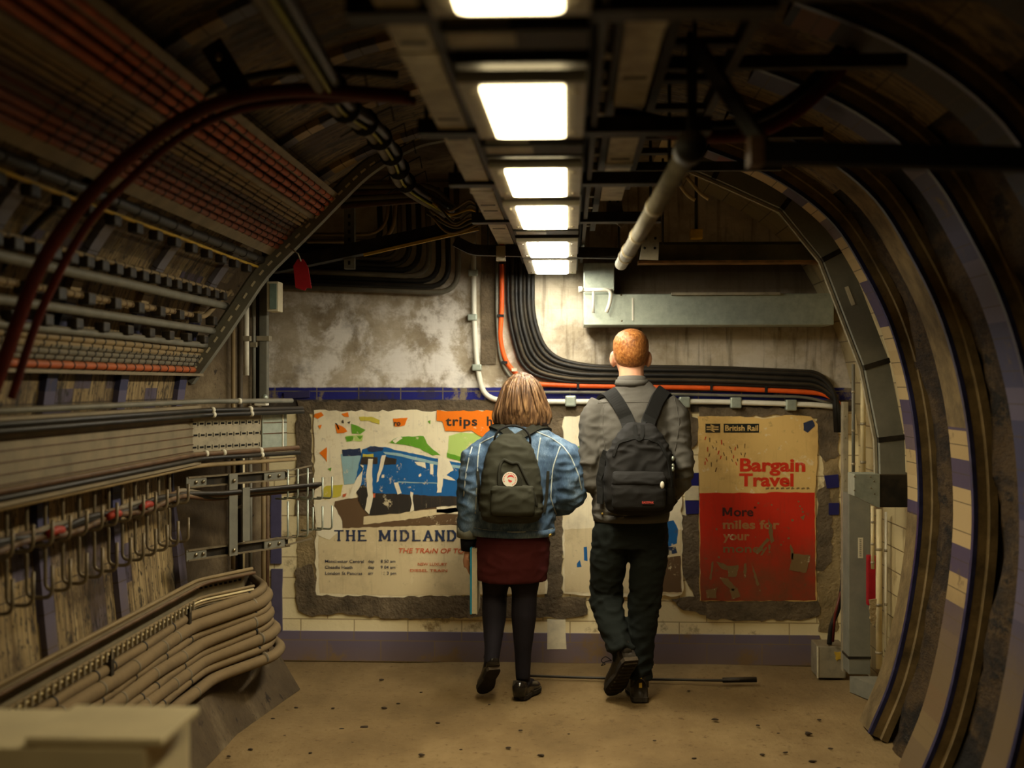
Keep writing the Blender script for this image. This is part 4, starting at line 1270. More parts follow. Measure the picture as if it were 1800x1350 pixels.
o = MB().prism(torn([(at(x, y, 6.15).x, at(x, y, 6.15).z) for x, y in ((1528, 1055), (1540, 1052), (1539, 1085), (1534, 1101), (1529, 1088))], .02, .003), 6.14, 6.155).build('grey_rag', M['plaster_tan']); tag(o, 'grey rag hanging between the upright trunking and the cream pipe', 'rag')
# hose, grey box and loose cable at the foot of the end wall
pts = smoothline([at(1482, 1000, 6.6), at(1481, 1030, 6.6), at(1473, 1070, 6.6), at(1462, 1100, 6.6), at(1458, 1132, 6.62)], 6)
e = thing('black_hose', 'black hose with a pale grip leaning in the right corner of the end wall', 'hose', at(1458, 1135, 6.6))
part(MB().tube(pts, .014, 10), 'hose', M['black_cable'], e)
part(MB().tube([at(1481, 990, 6.58), at(1481, 1018, 6.58)], .009, 8), 'grip', M['white_pipe'], e)
part(MB().tube([at(1478, 1040, 6.56), at(1468, 1080, 6.56), at(1464, 1128, 6.58)], .007, 8), 'inner_hose', M['red_hose'], e)
a, b = at(1437, 1136, 6.6), at(1487, 1190, 6.6)
e = thing('grey_floor_box', 'low grey box on the floor in the right corner under the hose', 'box', ((a.x + b.x) / 2, 6.68, 0))
part(MB().bevbox(a.x, b.x, 6.6, 6.78, 0.005, a.z, .006), 'body', M['galv'], e)
part(MB().box(a.x - .004, a.x + .004, 6.594, 6.6, .005, a.z), 'edge', M['label'], e)
part(MB().prism(torn([(at(x, y, 6.6).x, at(x, y, 6.6).z) for x, y in ((1467, 1146), (1478, 1146), (1480, 1158), (1470, 1161))], .01, .003), 6.596, 6.6), 'ochre_mark', M['yellow'], e)
yf = 1.54 * F / (1199 - 675)
o = MB().tube(smoothline([at(925, 1190, 6.55), at(1010, 1193, 6.5), at(1120, 1196, 6.47), at(1240, 1198, 6.44), at(1300, 1199, 6.42)], 4), .007, 8).tube([at(1270, 1198, 6.44), at(1330, 1197, 6.44)], .014, 8).build('floor_cable', M['black_cable'])
o.location.z = .006
tag(o, 'black cable lying across the floor beyond the two people', 'cable')
rnd = random.Random(11)
for k, (px, py, w) in enumerate([(640, 1284, 16), (440, 1325, 10), (545, 1330, 8), (742, 1331, 12), (893, 1316, 10), (951, 1329, 14), (670, 1199, 10), (676, 1249, 12), (1257, 1262, 12), (1332, 1271, 8), (1420, 1285, 16), (1368, 1284, 6), (1428, 1333, 14), (600, 1287, 10), (585, 1250, 7), (500, 1300, 7), (480, 1270, 9), (915, 1285, 7), (1150, 1300, 7), (1340, 1322, 10), (1380, 1318, 10), (770, 1274, 9), (810, 1320, 6), (1050, 1320, 6), (860, 1240, 5), (1220, 1330, 8), (1460, 1310, 9), (1475, 1345, 12), (700, 1240, 7), (1210, 1212, 6), (740, 1220, 6), (1440, 1260, 8), (520, 1250, 8), (402, 1338, 9), (620, 1310, 6), (1000, 1290, 5)]):
    Y = 1.54 * F / (py - 675); c = at(px, py, Y); r = w / 2 * Y / F
    mb = MB(); mb.ball((c.x, c.y, r * .22), r, r * rnd.uniform(.5, .9), r * .34, 8)
    mb.v = [p + V((noise.noise(p * 60), noise.noise(p * 55 + V((3, 0, 0))), 0)) * r * .5 for p in mb.v]
    tag(mb.build('debris_crumb', M['crumb'] if 'crumb' in M else M.setdefault('crumb', plain('dark_crumb', (58, 46, 32), .95, 0, .3, 40))), 'small dark crumb of debris on the dusty floor', 'debris', 'crumbs on the floor')

# ------------------------------------------------------------------ pale boxes near the viewer, bottom left
M['near_box'] = plain('cream_box_lid', (228, 214, 176), .7, 0, .08, 5, .1)
e = thing('pale_box', 'cream flat box lid at the bottom left corner, nearest the viewer', 'box', (-.92, 2.5, .836))
part(MB().bevbox(-1.06, -.790, 2.39, 2.64, .836, .852, .004), 'lid', M['near_box'], e)
part(MB().bevbox(-1.04, -.83, 2.395, 2.62, .826, .837, .003), 'rim', M['near_box'], e)
e = thing('pale_box', 'tall pale box under the flat lid, running off the bottom left corner', 'box', (-1.05, 2.55, 0))
part(MB().bevbox(-1.30, -.823, 2.388, 2.68, .02, .831, .004), 'body', M['near_box'], e)
part(MB().box(-.824, -.818, 2.50, 2.56, .70, .73), 'catch', M['galv'], e)

# ------------------------------------------------------------------ patches, posters and lettering on the end wall
def wp(poly, Y=YB):
    return [(at(a, b, Y).x, at(a, b, Y).z) for a, b in poly]


def stand(name, label, poly, y0, mt, cat, kind=None, step=.03, amp=.008, seed=1):
    o = MB().prism(torn(wp(poly), step, amp, seed), YB - y0, YB - .0005).build(name, mt)
    return tag(o, None if kind else label, None if kind else cat, None, kind)


# worn render around the posters (fixed to the wall)
k = 0
for (mt, th, poly) in [
    ('plaster_dark', .010, [(524, 705), (985, 703), (1215, 712), (1215, 735), (985, 735), (545, 726), (548, 800), (552, 905), (520, 905), (521, 770)]),
    ('plaster_dark', .012, [(520, 1000), (548, 990), (560, 1040), (700, 1046), (870, 1048), (1030, 1050), (1032, 1078), (1000, 1086), (850, 1084), (700, 1088), (600, 1078), (540, 1082), (522, 1066)]),
    ('plaster_tan', .006, [(524, 900), (560, 900), (560, 1000), (545, 1048), (522, 1000)]),
    ('plaster_dark', .009, [(955, 735), (992, 735), (990, 900), (988, 1050), (958, 1050)]),
    ('plaster_dark', .009, [(1196, 735), (1228, 735), (1226, 780), (1216, 790), (1200, 780)]),
    ('plaster_dark', .010, [(1196, 906), (1228, 904), (1230, 1000), (1226, 1060), (1212, 1030), (1196, 1000)]),
    ('plaster_dark', .011, [(1180, 1052), (1232, 1046), (1250, 1058), (1240, 1080), (1200, 1070)]),
    ('plaster_dark', .012, [(1238, 1052), (1436, 1052), (1442, 1078), (1424, 1088), (1300, 1090), (1242, 1086)]),
    ('plaster_dark', .010, [(1228, 716), (1470, 718), (1474, 800), (1450, 812), (1440, 800), (1436, 735), (1400, 730), (1228, 733)]),
    ('plaster_dark', .009, [(1438, 860), (1456, 850), (1462, 900), (1462, 985), (1448, 1002), (1434, 1000)]),
    ('plaster_tan', .006, [(1446, 800), (1474, 796), (1478, 1000), (1472, 1110), (1440, 1112), (1436, 1010), (1462, 990)]),
]:
    k += 1
    stand('trim_%d' % (20 + k), None, poly, th, M[mt], None, 'structure', .025, .007, k)
k = 0
for (poly, c) in [([(1205, 831), (1228, 831), (1228, 853), (1204, 853)], (34, 34, 104)), ([(1204, 854), (1228, 854), (1228, 879), (1204, 879)], (218, 204, 166)), ([(1204, 880), (1228, 880), (1228, 903), (1205, 903)], (40, 38, 100)),
                  ([(1448, 836), (1472, 834), (1474, 856), (1452, 858)], (30, 30, 92)), ([(1456, 884), (1474, 884), (1474, 905), (1456, 905)], (34, 34, 92)),
                  ([(478, 1000), (497, 1000), (497, 1110), (478, 1110)], (92, 86, 108)), ([(477, 860), (495, 860), (495, 990), (477, 990)], (84, 80, 108)), ([(962, 1088), (994, 1088), (994, 1112), (996, 1140), (962, 1141)], (236, 226, 196)),
                  ([(500, 690), (545, 686), (545, 698), (500, 702)], (60, 56, 96))]:
    k += 1
    mt = plain('glazed_tile_%d' % k, c, .35, 0, .15, 12, 0, .1, .5)
    stand('trim_%d' % (40 + k), None, poly, .014, mt, None, 'structure', .05, .002, k + 30)


def flat(mb, poly, lvl, mi, jag=.004, step=.02, seed=1):
    p = torn(wp(poly), step, jag, seed) if jag else wp(poly)
    y = YB - .0135 - .0006 * lvl
    a = sum(p[i][0] * p[(i + 1) % len(p)][1] - p[(i + 1) % len(p)][0] * p[i][1] for i in range(len(p)))
    if a < 0: p = p[::-1]
    mb.add([(q[0], y, q[1]) for q in p], [tuple(range(len(p)))], mi)


def paper(name, rgb, stain=.35, rough=.8, c2=(112, 88, 56), flake=.75):
    g = G(name, rough, 0, .2); v = g.co('Object'); c = lin(rgb)
    n1 = g.noise(v, 3.2, 7, .7); n2 = g.noise(g.map(v, (30, 1, 2)), 2, 4, .6); n3 = g.noise(v, 24, 4, .7)
    col = g.mix(g.m('MULTIPLY', g.sm(n1, .46, .72), stain), c, lin(c2))
    col = g.mix(g.m('MULTIPLY', g.sm(n2, .55, .75), stain * .5), col, lin(c2))
    col = g.mix(g.m('MULTIPLY', g.sm(n3, .62, .7), stain * .8), col, lin((90, 72, 48)))
    n4 = g.noise(g.map(v, (1, 1, 1), (3, 0, 6)), 13, 7, .72)
    col = g.mix(g.m('MULTIPLY', g.sm(n4, .60, .64), flake), col, lin((226, 208, 166)))
    g.base(col); g.bump(g.m('ADD', n1, g.m('MULTIPLY', n3, .3)), .25, .006); return g.mat


PM = [paper('cream_poster_paper', (240, 226, 190), .3), paper('orange_poster_ink', (238, 122, 22), .1), paper('green_poster_ink', (98, 156, 40), .3, c2=(160, 170, 90)),
      paper('pale_green_poster_ink', (182, 206, 112), .2), paper('blue_poster_ink', (34, 96, 152), .4, c2=(30, 60, 96)), paper('brown_poster_ink', (104, 80, 54), .5),
      paper('dark_poster_ink', (52, 46, 40), .3), paper('tan_poster_paper', (220, 200, 156), .35), paper('yellow_poster_ink', (206, 190, 70), .3),
      paper('pale_blue_poster_ink', (150, 184, 186), .3), paper('navy_poster_ink', (44, 54, 80), .2), paper('faded_red_ink', (206, 98, 60), .3), paper('bare_white_paper', (240, 228, 196), .25)]
CR, OR, GR, PG, BL, BR, DK, TN, YE, PB, NV, RD, WH = range(13)

poster = thing('torn_poster', 'large torn travel poster with a blue train, left of the two people', 'poster', at(755, 1046, YB))
pb = MB().prism(torn(wp([(552, 722), (770, 722), (958, 724), (962, 1044), (700, 1048), (556, 1046)]), .03, .007, 5), YB - .013, YB - .001)
part(pb, 'paper', PM[CR], poster)
art = MB()
L = [  # level, ink, outline in the photo
    (1, TN, [(560, 925), (958, 922), (958, 1042), (700, 1046), (562, 1042)]),
    (2, BR, [(590, 880), (640, 872), (800, 868), (958, 870), (958, 921), (780, 922), (600, 928), (585, 905)]),
    (3, TN, [(640, 908), (700, 900), (790, 893), (840, 889), (830, 896), (720, 912), (640, 922)]),
    (3, CR, [(768, 877), (838, 878), (842, 915), (820, 905), (800, 903), (768, 900)]),
    (3, WH, [(552, 885), (575, 880), (590, 890), (602, 915), (602, 930), (580, 948), (560, 940)]),
    (2, YE, [(566, 862), (575, 853), (604, 852), (600, 872), (572, 878)]),
    (2, PB, [(600, 798), (636, 796), (632, 848), (606, 852)]),
    (3, NV, [(602, 790), (634, 788), (636, 800), (604, 802)]),
    (2, PG, [(608, 766), (640, 764), (638, 775), (610, 776)]),
    (3, GR, [(618, 745), (630, 748), (644, 756), (634, 763), (620, 762)]),
    (3, YE, [(632, 733), (655, 732), (668, 738), (668, 746), (650, 740), (634, 740)]),
    (2, GR, [(684, 778), (700, 768), (745, 766), (752, 780), (774, 800), (760, 800), (738, 788), (712, 781)]),
    (3, WH, [(690, 774), (702, 766), (708, 770), (696, 779)]),
    (2, PG, [(790, 766), (812, 760), (850, 762), (950, 765), (955, 825), (860, 818), (786, 803)]),
    (3, GR, [(786, 796), (818, 804), (860, 816), (955, 822), (955, 832), (850, 824), (786, 803)]),
    # the train: a plain blue engine seen at an angle
    (4, BL, [(638, 790), (652, 784), (678, 786), (702, 792), (770, 806), (860, 824), (958, 838), (958, 878), (860, 874), (780, 872), (700, 872), (660, 868), (628, 860), (626, 842)]),
    (5, DK, [(625, 858), (640, 852), (660, 866), (740, 870), (800, 872), (958, 880), (958, 892), (850, 886), (770, 890), (700, 902), (652, 906), (636, 890)]),
    (6, PB, [(674, 794), (700, 796), (770, 812), (958, 842), (958, 846), (768, 817), (700, 801), (678, 798)]),
    (6, PB, [(700, 846), (770, 848), (770, 849.5), (700, 848)]),
    (6, DK, [(636, 803), (664, 803), (664, 816), (634, 816)]), (6, DK, [(676, 802), (698, 806), (697, 816), (672, 816)]),
    (6, NV, [(646, 788), (660, 784), (676, 788), (672, 793), (648, 794)]),
    (7, YE, [(639, 798), (658, 798), (658, 803), (638, 803)]),
    (6, DK, [(630, 866), (642, 858), (652, 864), (652, 880), (640, 884), (630, 880)]),
    (7, RD, [(654, 868), (660, 866), (661, 874), (655, 875)]), (7, RD, [(604, 868), (610, 866), (609, 872), (604, 873)]),
    # strips where the upper sheet has torn away
    (8, WH, [(648, 806), (656, 806), (655, 850), (657, 872), (650, 904), (642, 896), (648, 870), (644, 834)]),
    (8, WH, [(672, 800), (680, 800), (666, 846), (662, 848)]),
    (8, WH, [(770, 800), (790, 808), (798, 826), (786, 834), (802, 844), (790, 844), (780, 840), (776, 866), (769, 866)]),
    (8, WH, [(730, 811), (748, 813), (750, 823), (742, 820), (734, 818)]), (8, WH, [(756, 815), (762, 815), (762, 834), (757, 834)]),
    (8, WH, [(693, 848), (700, 848), (706, 866), (700, 868)]), (8, WH, [(722, 864), (727, 866), (726, 880), (729, 896), (721, 900), (724, 884)]),
    (8, WH, [(612, 876), (628, 840), (640, 824), (634, 816), (640, 818), (636, 852), (620, 876)]),
    (6, WH, [(736, 834), (740, 832), (741, 836), (737, 838)]), (6, WH, [(672, 834), (676, 833), (676, 839), (671, 839)]),
    # scraps of the orange strip along the top
    (3, OR, [(555, 727), (566, 724), (570, 730), (560, 736), (553, 733)]), (3, OR, [(590, 746), (602, 748), (612, 758), (604, 761), (594, 762)]), (3, OR, [(601, 727), (613, 725), (614, 733), (606, 732)]),
    (3, OR, [(562, 795), (575, 786), (576, 812), (572, 806)]), (3, OR, [(692, 736), (718, 734), (712, 748), (694, 750)]), (3, OR, [(560, 748), (566, 746), (564, 754)]),
    (3, DK, [(590, 743), (594, 744), (598, 752), (596, 755)]), (3, DK, [(600, 740), (604, 738), (606, 744), (602, 744)]), (3, DK, [(611, 742), (617, 740), (615, 745)]),
    (3, GR, [(752, 740), (757, 738), (756, 745)]), (3, GR, [(608, 768), (622, 766), (622, 775), (612, 776)]), (3, GR, [(627, 766), (638, 766), (634, 773)]), (3, GR, [(577, 824), (584, 822), (583, 828)]),
]
for i, (lv, ink, poly) in enumerate(L): flat(art, poly, lv, ink, .0025 if ink != PB else .001, .02, i + 3)
part(art, 'printed_picture', PM, poster)


def slab(mb, word, x, y, h, w, gap, mi, lvl, wt=.2, slant=0.0):
    """slab serif capitals from strokes; x, y is the lower left corner in the photo, h the cap height"""
    S = {'T': [((.5, 0), (.5, 1)), ((0, 1), (1, 1))], 'H': [((.15, 0), (.15, 1)), ((.85, 0), (.85, 1)), ((.15, .5), (.85, .5))], 'E': [((.15, 0), (.15, 1)), ((.15, 1), (.9, 1)), ((.15, .5), (.7, .5)), ((.15, 0), (.95, 0))],
         'M': [((.1, 0), (.1, 1)), ((.9, 0), (.9, 1)), ((.1, 1), (.5, .15)), ((.9, 1), (.5, .15))], 'I': [((.5, 0), (.5, 1))], 'D': [((.15, 0), (.15, 1)), ((.15, 1), (.6, 1)), ((.6, 1), (.9, .7)), ((.9, .7), (.9, .3)), ((.9, .3), (.6, 0)), ((.6, 0), (.15, 0))],
         'L': [((.2, 0), (.2, 1)), ((.2, 0), (.95, 0))], 'A': [((.1, 0), (.5, 1)), ((.9, 0), (.5, 1)), ((.25, .35), (.75, .35))], 'N': [((.12, 0), (.12, 1)), ((.88, 0), (.88, 1)), ((.12, 1), (.88, 0))],
         'P': [((.2, 0), (.2, 1)), ((.2, 1), (.65, 1)), ((.65, 1), (.9, .85)), ((.9, .85), (.9, .62)), ((.9, .62), (.65, .48)), ((.65, .48), (.2, .48))]}
    Y = YB - .0135 - .0006 * lvl; yt = Y
    for ch in word:
        if ch == ' ': x += gap * 3.2; continue
        cw = w * (.45 if ch == 'I' else 1.25 if ch == 'M' else 1)

        def pt(q): return at(x + q[0] * cw + slant * q[1] * h, y - q[1] * h, Y)
        segs = list(S[ch])
        for (a, b) in S[ch]:        # serifs at the free ends of uprights
            if abs(a[0] - b[0]) < .05 and abs(a[1] - b[1]) > .9 or ch in 'AM' and a[1] == 0:
                for q in (a, b):
                    if ch == 'A' and q[1] == 1: continue
                    k = .16 / (cw / w)
                    segs.append(((q[0] - k, q[1]), (q[0] + k, q[1])))
        for (a, b) in segs:
            yt -= .00004
            A, Bq = pt(a), pt(b); d = (Bq - A).normalized(); nn = V((-d.z, 0, d.x)) * (h * wt / 2 * YB / F * (1 if abs(d.z) > .3 else .62)); A = A - d * .002; Bq = Bq + d * .002
            vs = [A - nn, Bq - nn, Bq + nn, A + nn]
            mb.add([(v.x, yt, v.z) for v in vs], [(0, 1, 2, 3)], mi)
        x += cw + gap


tx = MB(); slab(tx, 'THE MIDLAND P', 588, 950, 17, 15.5, 5.2, 0, 4, .23)
part(tx, 'headline', PM[NV], poster)


def text(name, body, px, py, hpx, mt, parent, y=YB - .0165, bold=0.0, shear=0.0, space=1.0, width=None, thick=.0004):
    """lettering as a mesh; px, py is the left end of the base line, hpx the cap height in the photo"""
    cu = bpy.data.curves.new(name, 'FONT'); cu.body = body
    p = at(px, py, y); sc = hpx * y / F / .69
    cu.size = sc; cu.offset = bold * sc; cu.shear = shear; cu.space_character = space; cu.extrude = thick; cu.resolution_u = 4
    ob = bpy.data.objects.new('tmp', cu); COL.objects.link(ob)
    bpy.context.view_layer.update()
    me = bpy.data.meshes.new_from_object(ob.evaluated_get(bpy.context.evaluated_depsgraph_get()))
    bpy.data.objects.remove(ob)
    if width and len(me.vertices):
        xs = [v.co.x for v in me.vertices]; k = (width * y / F) / (max(xs) - min(xs))
        for v in me.vertices: v.co.x *= k
    me.transform(Matrix.Translation(p) @ Matrix.Rotation(math.radians(90), 4, 'X'))
    o = link(me, name, mt); o.parent = parent
    o.matrix_parent_inverse = Matrix.Identity(4) if parent.parent else Matrix.Translation(-parent.location)
    return o


text('tagline', 'THE TRAIN OF TOM', 699, 972, 8.5, PM[RD], poster, bold=.015, shear=.2, width=128)
for i, (a, b, c) in enumerate((('Manchester Central', 'dep', '8 50 am'), ('Cheadle Heath', 'dep', '9 04 am'), ('London St Pancras', 'arr', '12 3 pm'))):
    yy = 989 + 10.5 * i
    text('timetable_line', a, 571, yy, 5.2, PM[NV], poster, bold=.006, width=[69, 49, 66][i])
    text('timetable_line', b, 647, yy, 5.2, PM[NV], poster, bold=.006); text('timetable_line', c, 669, yy, 5.2, PM[NV], poster, bold=.006, width=26)
text('small_print', 'NEW LUXURY', 734, 994, 4.8, PM[RD], poster, bold=.006, width=52); text('small_print', 'DIESEL TRAIN', 720, 1005, 4.8, PM[RD], poster, bold=.006, width=66)
# the orange strip pasted across it
strip = thing('orange_strip', 'bright orange paper strip with black lettering pasted across the top of the train poster', 'poster', at(830, 775, YB))
part(MB().prism(torn(wp([(769, 722), (872, 722), (940, 726), (940, 760), (880, 768), (850, 768), (830, 758), (784, 757), (778, 740), (769, 738)]), .025, .004, 8), YB - .018, YB - .0168), 'paper', PM[OR], strip)
text('lettering', 'trips', 784, 748, 15.5, PM[DK], strip, y=YB - .0186, bold=.028, width=56, space=1.1)
text('lettering', 'h', 855, 748, 15.5, PM[DK], strip, y=YB - .0186, bold=.028)
text('lettering', 'ro', 692, 748, 9, PM[DK], poster, y=YB - .0175, bold=.03)
# pale sheet behind the two people
mid = thing('torn_poster', 'pale torn sheet on the end wall between and behind the two people', 'poster', at(1090, 1050, YB))
part(MB().prism(torn(wp([(990, 730), (1190, 732), (1196, 800), (1200, 1046), (1120, 1050), (1030, 1048), (990, 1042)]), .03, .007, 15), YB - .013, YB - .001), 'paper', PM[CR], mid)
art = MB()
for i, (lv, ink, poly) in enumerate([(1, WH, [(992, 732), (1060, 734), (1060, 800), (992, 796)]), (2, GR, [(1010, 788), (1030, 780), (1032, 796), (1016, 800)]), (2, DK, [(1006, 800), (1034, 800), (1034, 816), (1010, 812)]), (2, RD, [(1004, 796), (1034, 797), (1034, 800), (1004, 799)]),
                                     (1, TN, [(992, 930), (1100, 925), (1198, 930), (1198, 1044), (992, 1040)]), (2, BL, [(1014, 990), (1020, 984), (1022, 996), (1014, 997)]), (2, BL, [(1026, 962), (1032, 960), (1033, 985), (1026, 984)]),
                                     (2, BL, [(1168, 918), (1184, 914), (1192, 930), (1190, 955), (1172, 962)]), (2, NV, [(1166, 962), (1188, 960), (1190, 972), (1168, 976)]), (2, BR, [(1160, 980), (1196, 976), (1198, 1040), (1160, 1040)])]):
    flat(art, poly, lv, ink, .0025, .02, i + 70)
part(art, 'printed_picture', PM, mid)

# red and cream poster on the right
M['br_cream'] = paper('yellowed_poster_paper', (222, 184, 112), .4, c2=(150, 112, 62))
g = G('red_poster_ink', .8, 0, .2); v = g.co('Object'); zz = g.sep(v)[2]
n1 = g.noise(v, 5, 7, .7); n2 = g.noise(g.map(v, (24, 1, 3)), 2, 4, .6); n3 = g.noise(v, 22, 5, .7)
col = g.mix(g.m('MULTIPLY', g.sm(n2, .5, .75), .4), lin((198, 46, 22)), lin((150, 52, 30)))
dirt = g.m('MULTIPLY', g.m('ADD', g.m('SUBTRACT', 1, g.sm(zz, .32, 1.0)), g.m('MULTIPLY', g.m('SUBTRACT', n1, .5), 1.3)), .75)
col = g.mix(g.sm(dirt, .1, .95), col, lin((118, 72, 46)))
col = g.mix(g.m('MULTIPLY', g.sm(n3, .60, .68), .6), col, lin((112, 84, 54)))
g.base(col); g.bump(n1, .25, .006); M['br_red'] = g.mat
M['br_black'] = paper('black_poster_ink', (30, 34, 28), .2, flake=0)
M['br_text'] = paper('pale_brown_lettering', (176, 122, 74), .4)
M['br_redtext'] = paper('red_lettering', (208, 52, 24), .15, flake=.2)
M['br_grey'] = paper('scuffed_grey', (130, 104, 66), .4)
M['br_dark'] = paper('dark_red_lettering', (72, 38, 34), .3, flake=.1)
bt = thing('torn_poster', 'cream and red railway poster right of the two people, worn at the bottom', 'poster', at(1332, 1056, YB))
part(MB().prism(torn(wp([(1227, 732), (1300, 731), (1342, 736), (1380, 730), (1425, 731), (1436, 745), (1437, 790), (1432, 862), (1434, 940), (1433, 1010), (1436, 1056), (1230, 1056)]), .03, .003, 21), YB - .013, YB - .001), 'paper', M['br_cream'], bt)
r = MB(); flat(r, [(1229, 866), (1300, 866), (1345, 867), (1354, 864), (1431, 866), (1433, 1055), (1231, 1055)], 1, 0, .002, .03, 4)
part(r, 'red_field', M['br_red'], bt)
for (a, b) in ((1239.5, 1265.5), (1271.5, 1333.5)):
    q = MB(); flat(q, [(a, 744.5), (b, 744.5), (b, 760.5), (a, 760.5)], 1, 0, 0); part(q, 'black_panel', M['br_black'], bt)
text('panel_lettering', 'British Rail', 1274, 757, 9.2, M['br_cream'], bt, y=YB - .015, bold=.02, width=57)
lg = MB()
Yl = YB - .0152
def seg(a, b, w):
    A, Bq = at(*a, Yl), at(*b, Yl); d = (Bq - A).normalized(); nn = V((-d.z, 0, d.x)) * w * YB / F / 2
    lg.add([(v.x, Yl, v.z) for v in (A - nn, Bq - nn, Bq + nn, A + nn)], [(0, 1, 2, 3)])
seg((1242, 750.6), (1263, 750.6), 2); seg((1242, 754.8), (1263, 754.8), 2)
seg((1257, 750.6), (1249, 746.6), 2); seg((1248, 754.8), (1256, 758.8), 2); seg((1249, 754.8), (1256, 750.6), 2)
part(lg, 'arrow_emblem', M['br_cream'], bt)
text('headline', 'Bargain', 1299, 828, 21.5, M['br_redtext'], bt, y=YB - .0142, bold=.034, width=113)
text('headline', 'Travel', 1300, 854, 21.0, M['br_redtext'], bt, y=YB - .0142, bold=.034, width=94)
mm = MB(); Ym = YB - .0152
for q, quad in enumerate((((1270, 907), (1273.8, 907), (1273.8, 892), (1270, 892)), ((1283.4, 907), (1287.2, 907), (1287.2, 892), (1283.4, 892)), ((1270.5, 892), (1274.5, 892), (1280.4, 905), (1276.9, 905)), ((1282.7, 892), (1286.7, 892), (1280.4, 905), (1276.9, 905)))):
    yq = Ym - .0001 * q
    mm.add([(at(a, b, yq).x, yq, at(a, b, yq).z) for a, b in quad], [(0, 1, 2, 3)])
part(mm, 'slogan', M['br_dark'], bt)
text('slogan', 'ore', 1289.5, 907, 15, M['br_dark'], bt, y=YB - .0152, bold=.025, width=34)
text('slogan', '"', 1325, 900, 9, M['br_dark'], bt, y=YB - .0152, bold=.02)
text('slogan', 'miles for', 1270, 929, 14.5, M['br_text'], bt, y=YB - .0152, bold=.03, width=98)
text('slogan', 'your', 1272, 949, 14.5, M['br_text'], bt, y=YB - .0152, bold=.026, width=46)
text('slogan', 'money!', 1270, 971, 14, M['br_grey'], bt, y=YB - .0152, bold=.012, width=82)
sc = MB()
rnd = random.Random(9)
for i, poly in enumerate([[(1350, 912), (1356, 922), (1360, 950), (1354, 954), (1350, 936)], [(1326, 970), (1348, 944), (1352, 948), (1332, 974)], [(1258, 985), (1276, 992), (1278, 1002), (1266, 998)], [(1392, 972), (1424, 976), (1416, 1006), (1386, 1002)],
                          [(1276, 994), (1298, 992), (1294, 1014), (1280, 1012)], [(1320, 988), (1326, 1000), (1334, 1026), (1330, 1030), (1324, 1008)], [(1388, 956), (1394, 966), (1394, 984), (1388, 980)], [(1264, 1014), (1280, 1016), (1292, 1032), (1288, 1038), (1272, 1026)],
                          [(1240, 1036), (1260, 1032), (1258, 1050), (1242, 1050)], [(1282, 1036), (1296, 1032), (1300, 1048), (1286, 1052)], [(1406, 908), (1414, 904), (1412, 914)], [(1308, 990), (1312, 990), (1310, 1014), (1306, 1014)], [(1250, 986), (1253, 986), (1250, 1018), (1247, 1016)]]):
    flat(sc, poly, 4, 0, .003, .015, i + 40)
for i in range(16):
    x, y = rnd.uniform(1240, 1428), rnd.uniform(880, 1050); w = rnd.uniform(.8, 2.2)
    flat(sc, [(x - w, y - w), (x + w, y - w * .6), (x + w * .8, y + w), (x - w, y + w)], 4, 0, .001, .02, i)
part(sc, 'scuffs', M['br_grey'], bt)
gr = MB()
for i in range(30):
    x, y = 1242 + (i % 9) * 8 + rnd.uniform(-4, 4), 772 + (i // 9) * 14 + rnd.uniform(-5, 5) + (i % 9) * 1.5
    gx, gy = rnd.uniform(-2.5, 3), rnd.uniform(4, 8)
    flat(gr, [(x, y), (x + 1.6, y), (x + gx + 1.6, y + gy), (x + gx, y + gy)], 2, 0 if i % 3 else 1, .0008, .02, i)
flat(gr, [(1411, 744), (1428, 738), (1431, 748), (1420, 760), (1412, 757)], 2, 2, .003, .015, 5)
for i in range(9):
    x = 1345 + i * 9; flat(gr, [(x, 857), (x + rnd.uniform(2, 7), 856), (x + 6, 859), (x, 860)], 2, 0, .001, .02, i)
part(gr, 'scratched_marks', [M['br_grey'], M['br_redtext'], PM[NV]], bt)

# ------------------------------------------------------------------ people
def organic(mb, voxel, it=5, fold=None, name='m'):
    me = mb.mesh('tmp'); ob = bpy.data.objects.new('tmp', me); COL.objects.link(ob)
    m = ob.modifiers.new('r', 'REMESH'); m.mode = 'VOXEL'; m.voxel_size = voxel; m.use_smooth_shade = True
    s = ob.modifiers.new('s', 'SMOOTH'); s.iterations = it; s.factor = .5
    bpy.context.view_layer.update()
    me2 = bpy.data.meshes.new_from_object(ob.evaluated_get(bpy.context.evaluated_depsgraph_get()))
    bpy.data.objects.remove(ob)
    if fold:
        ns = [v.normal.copy() for v in me2.vertices]
        for v, n in zip(me2.vertices, ns): v.co += n * fold(v.co, n)
    for p in me2.polygons: p.use_smooth = True
    me2.name = name
    return me2


def place(me, name, mats, parent, loc=None):
    o = link(me, name, mats)
    if parent: o.parent = parent     # meshes are in the person's own frame
    return o


def ridge(p, f, seed):
    n = noise.noise(V((p[0] * f[0] + seed, p[1] * f[1], p[2] * f[2])))
    return (1 - abs(n) * 2.2)


def creases(amp, zones, seed, ang=0.0):
    """cloth folds: slanted ridges, strongest where the zones say (z, half height, gain)"""
    def fn(co, n):
        z = co.z; g_ = .35
        for (x0, zc, h, gain) in zones:
            dx = 0 if x0 is None else (co.x - x0) / .10
            g_ += gain * math.exp(-((z - zc) / h) ** 2 - dx * dx)
        a = ridge((co.x + co.z * .5 + ang * co.x, co.y, co.z), (10, 9, 24), seed)
        b = ridge((co.x - co.z * .6, co.y, co.z), (16, 12, 15), seed + 5)
        w = noise.noise(co * 6 + V((seed, 0, 0)))
        return amp * g_ * (max(0, a) * .9 + max(0, b) * .6 - .6) + amp * .35 * w
    return fn


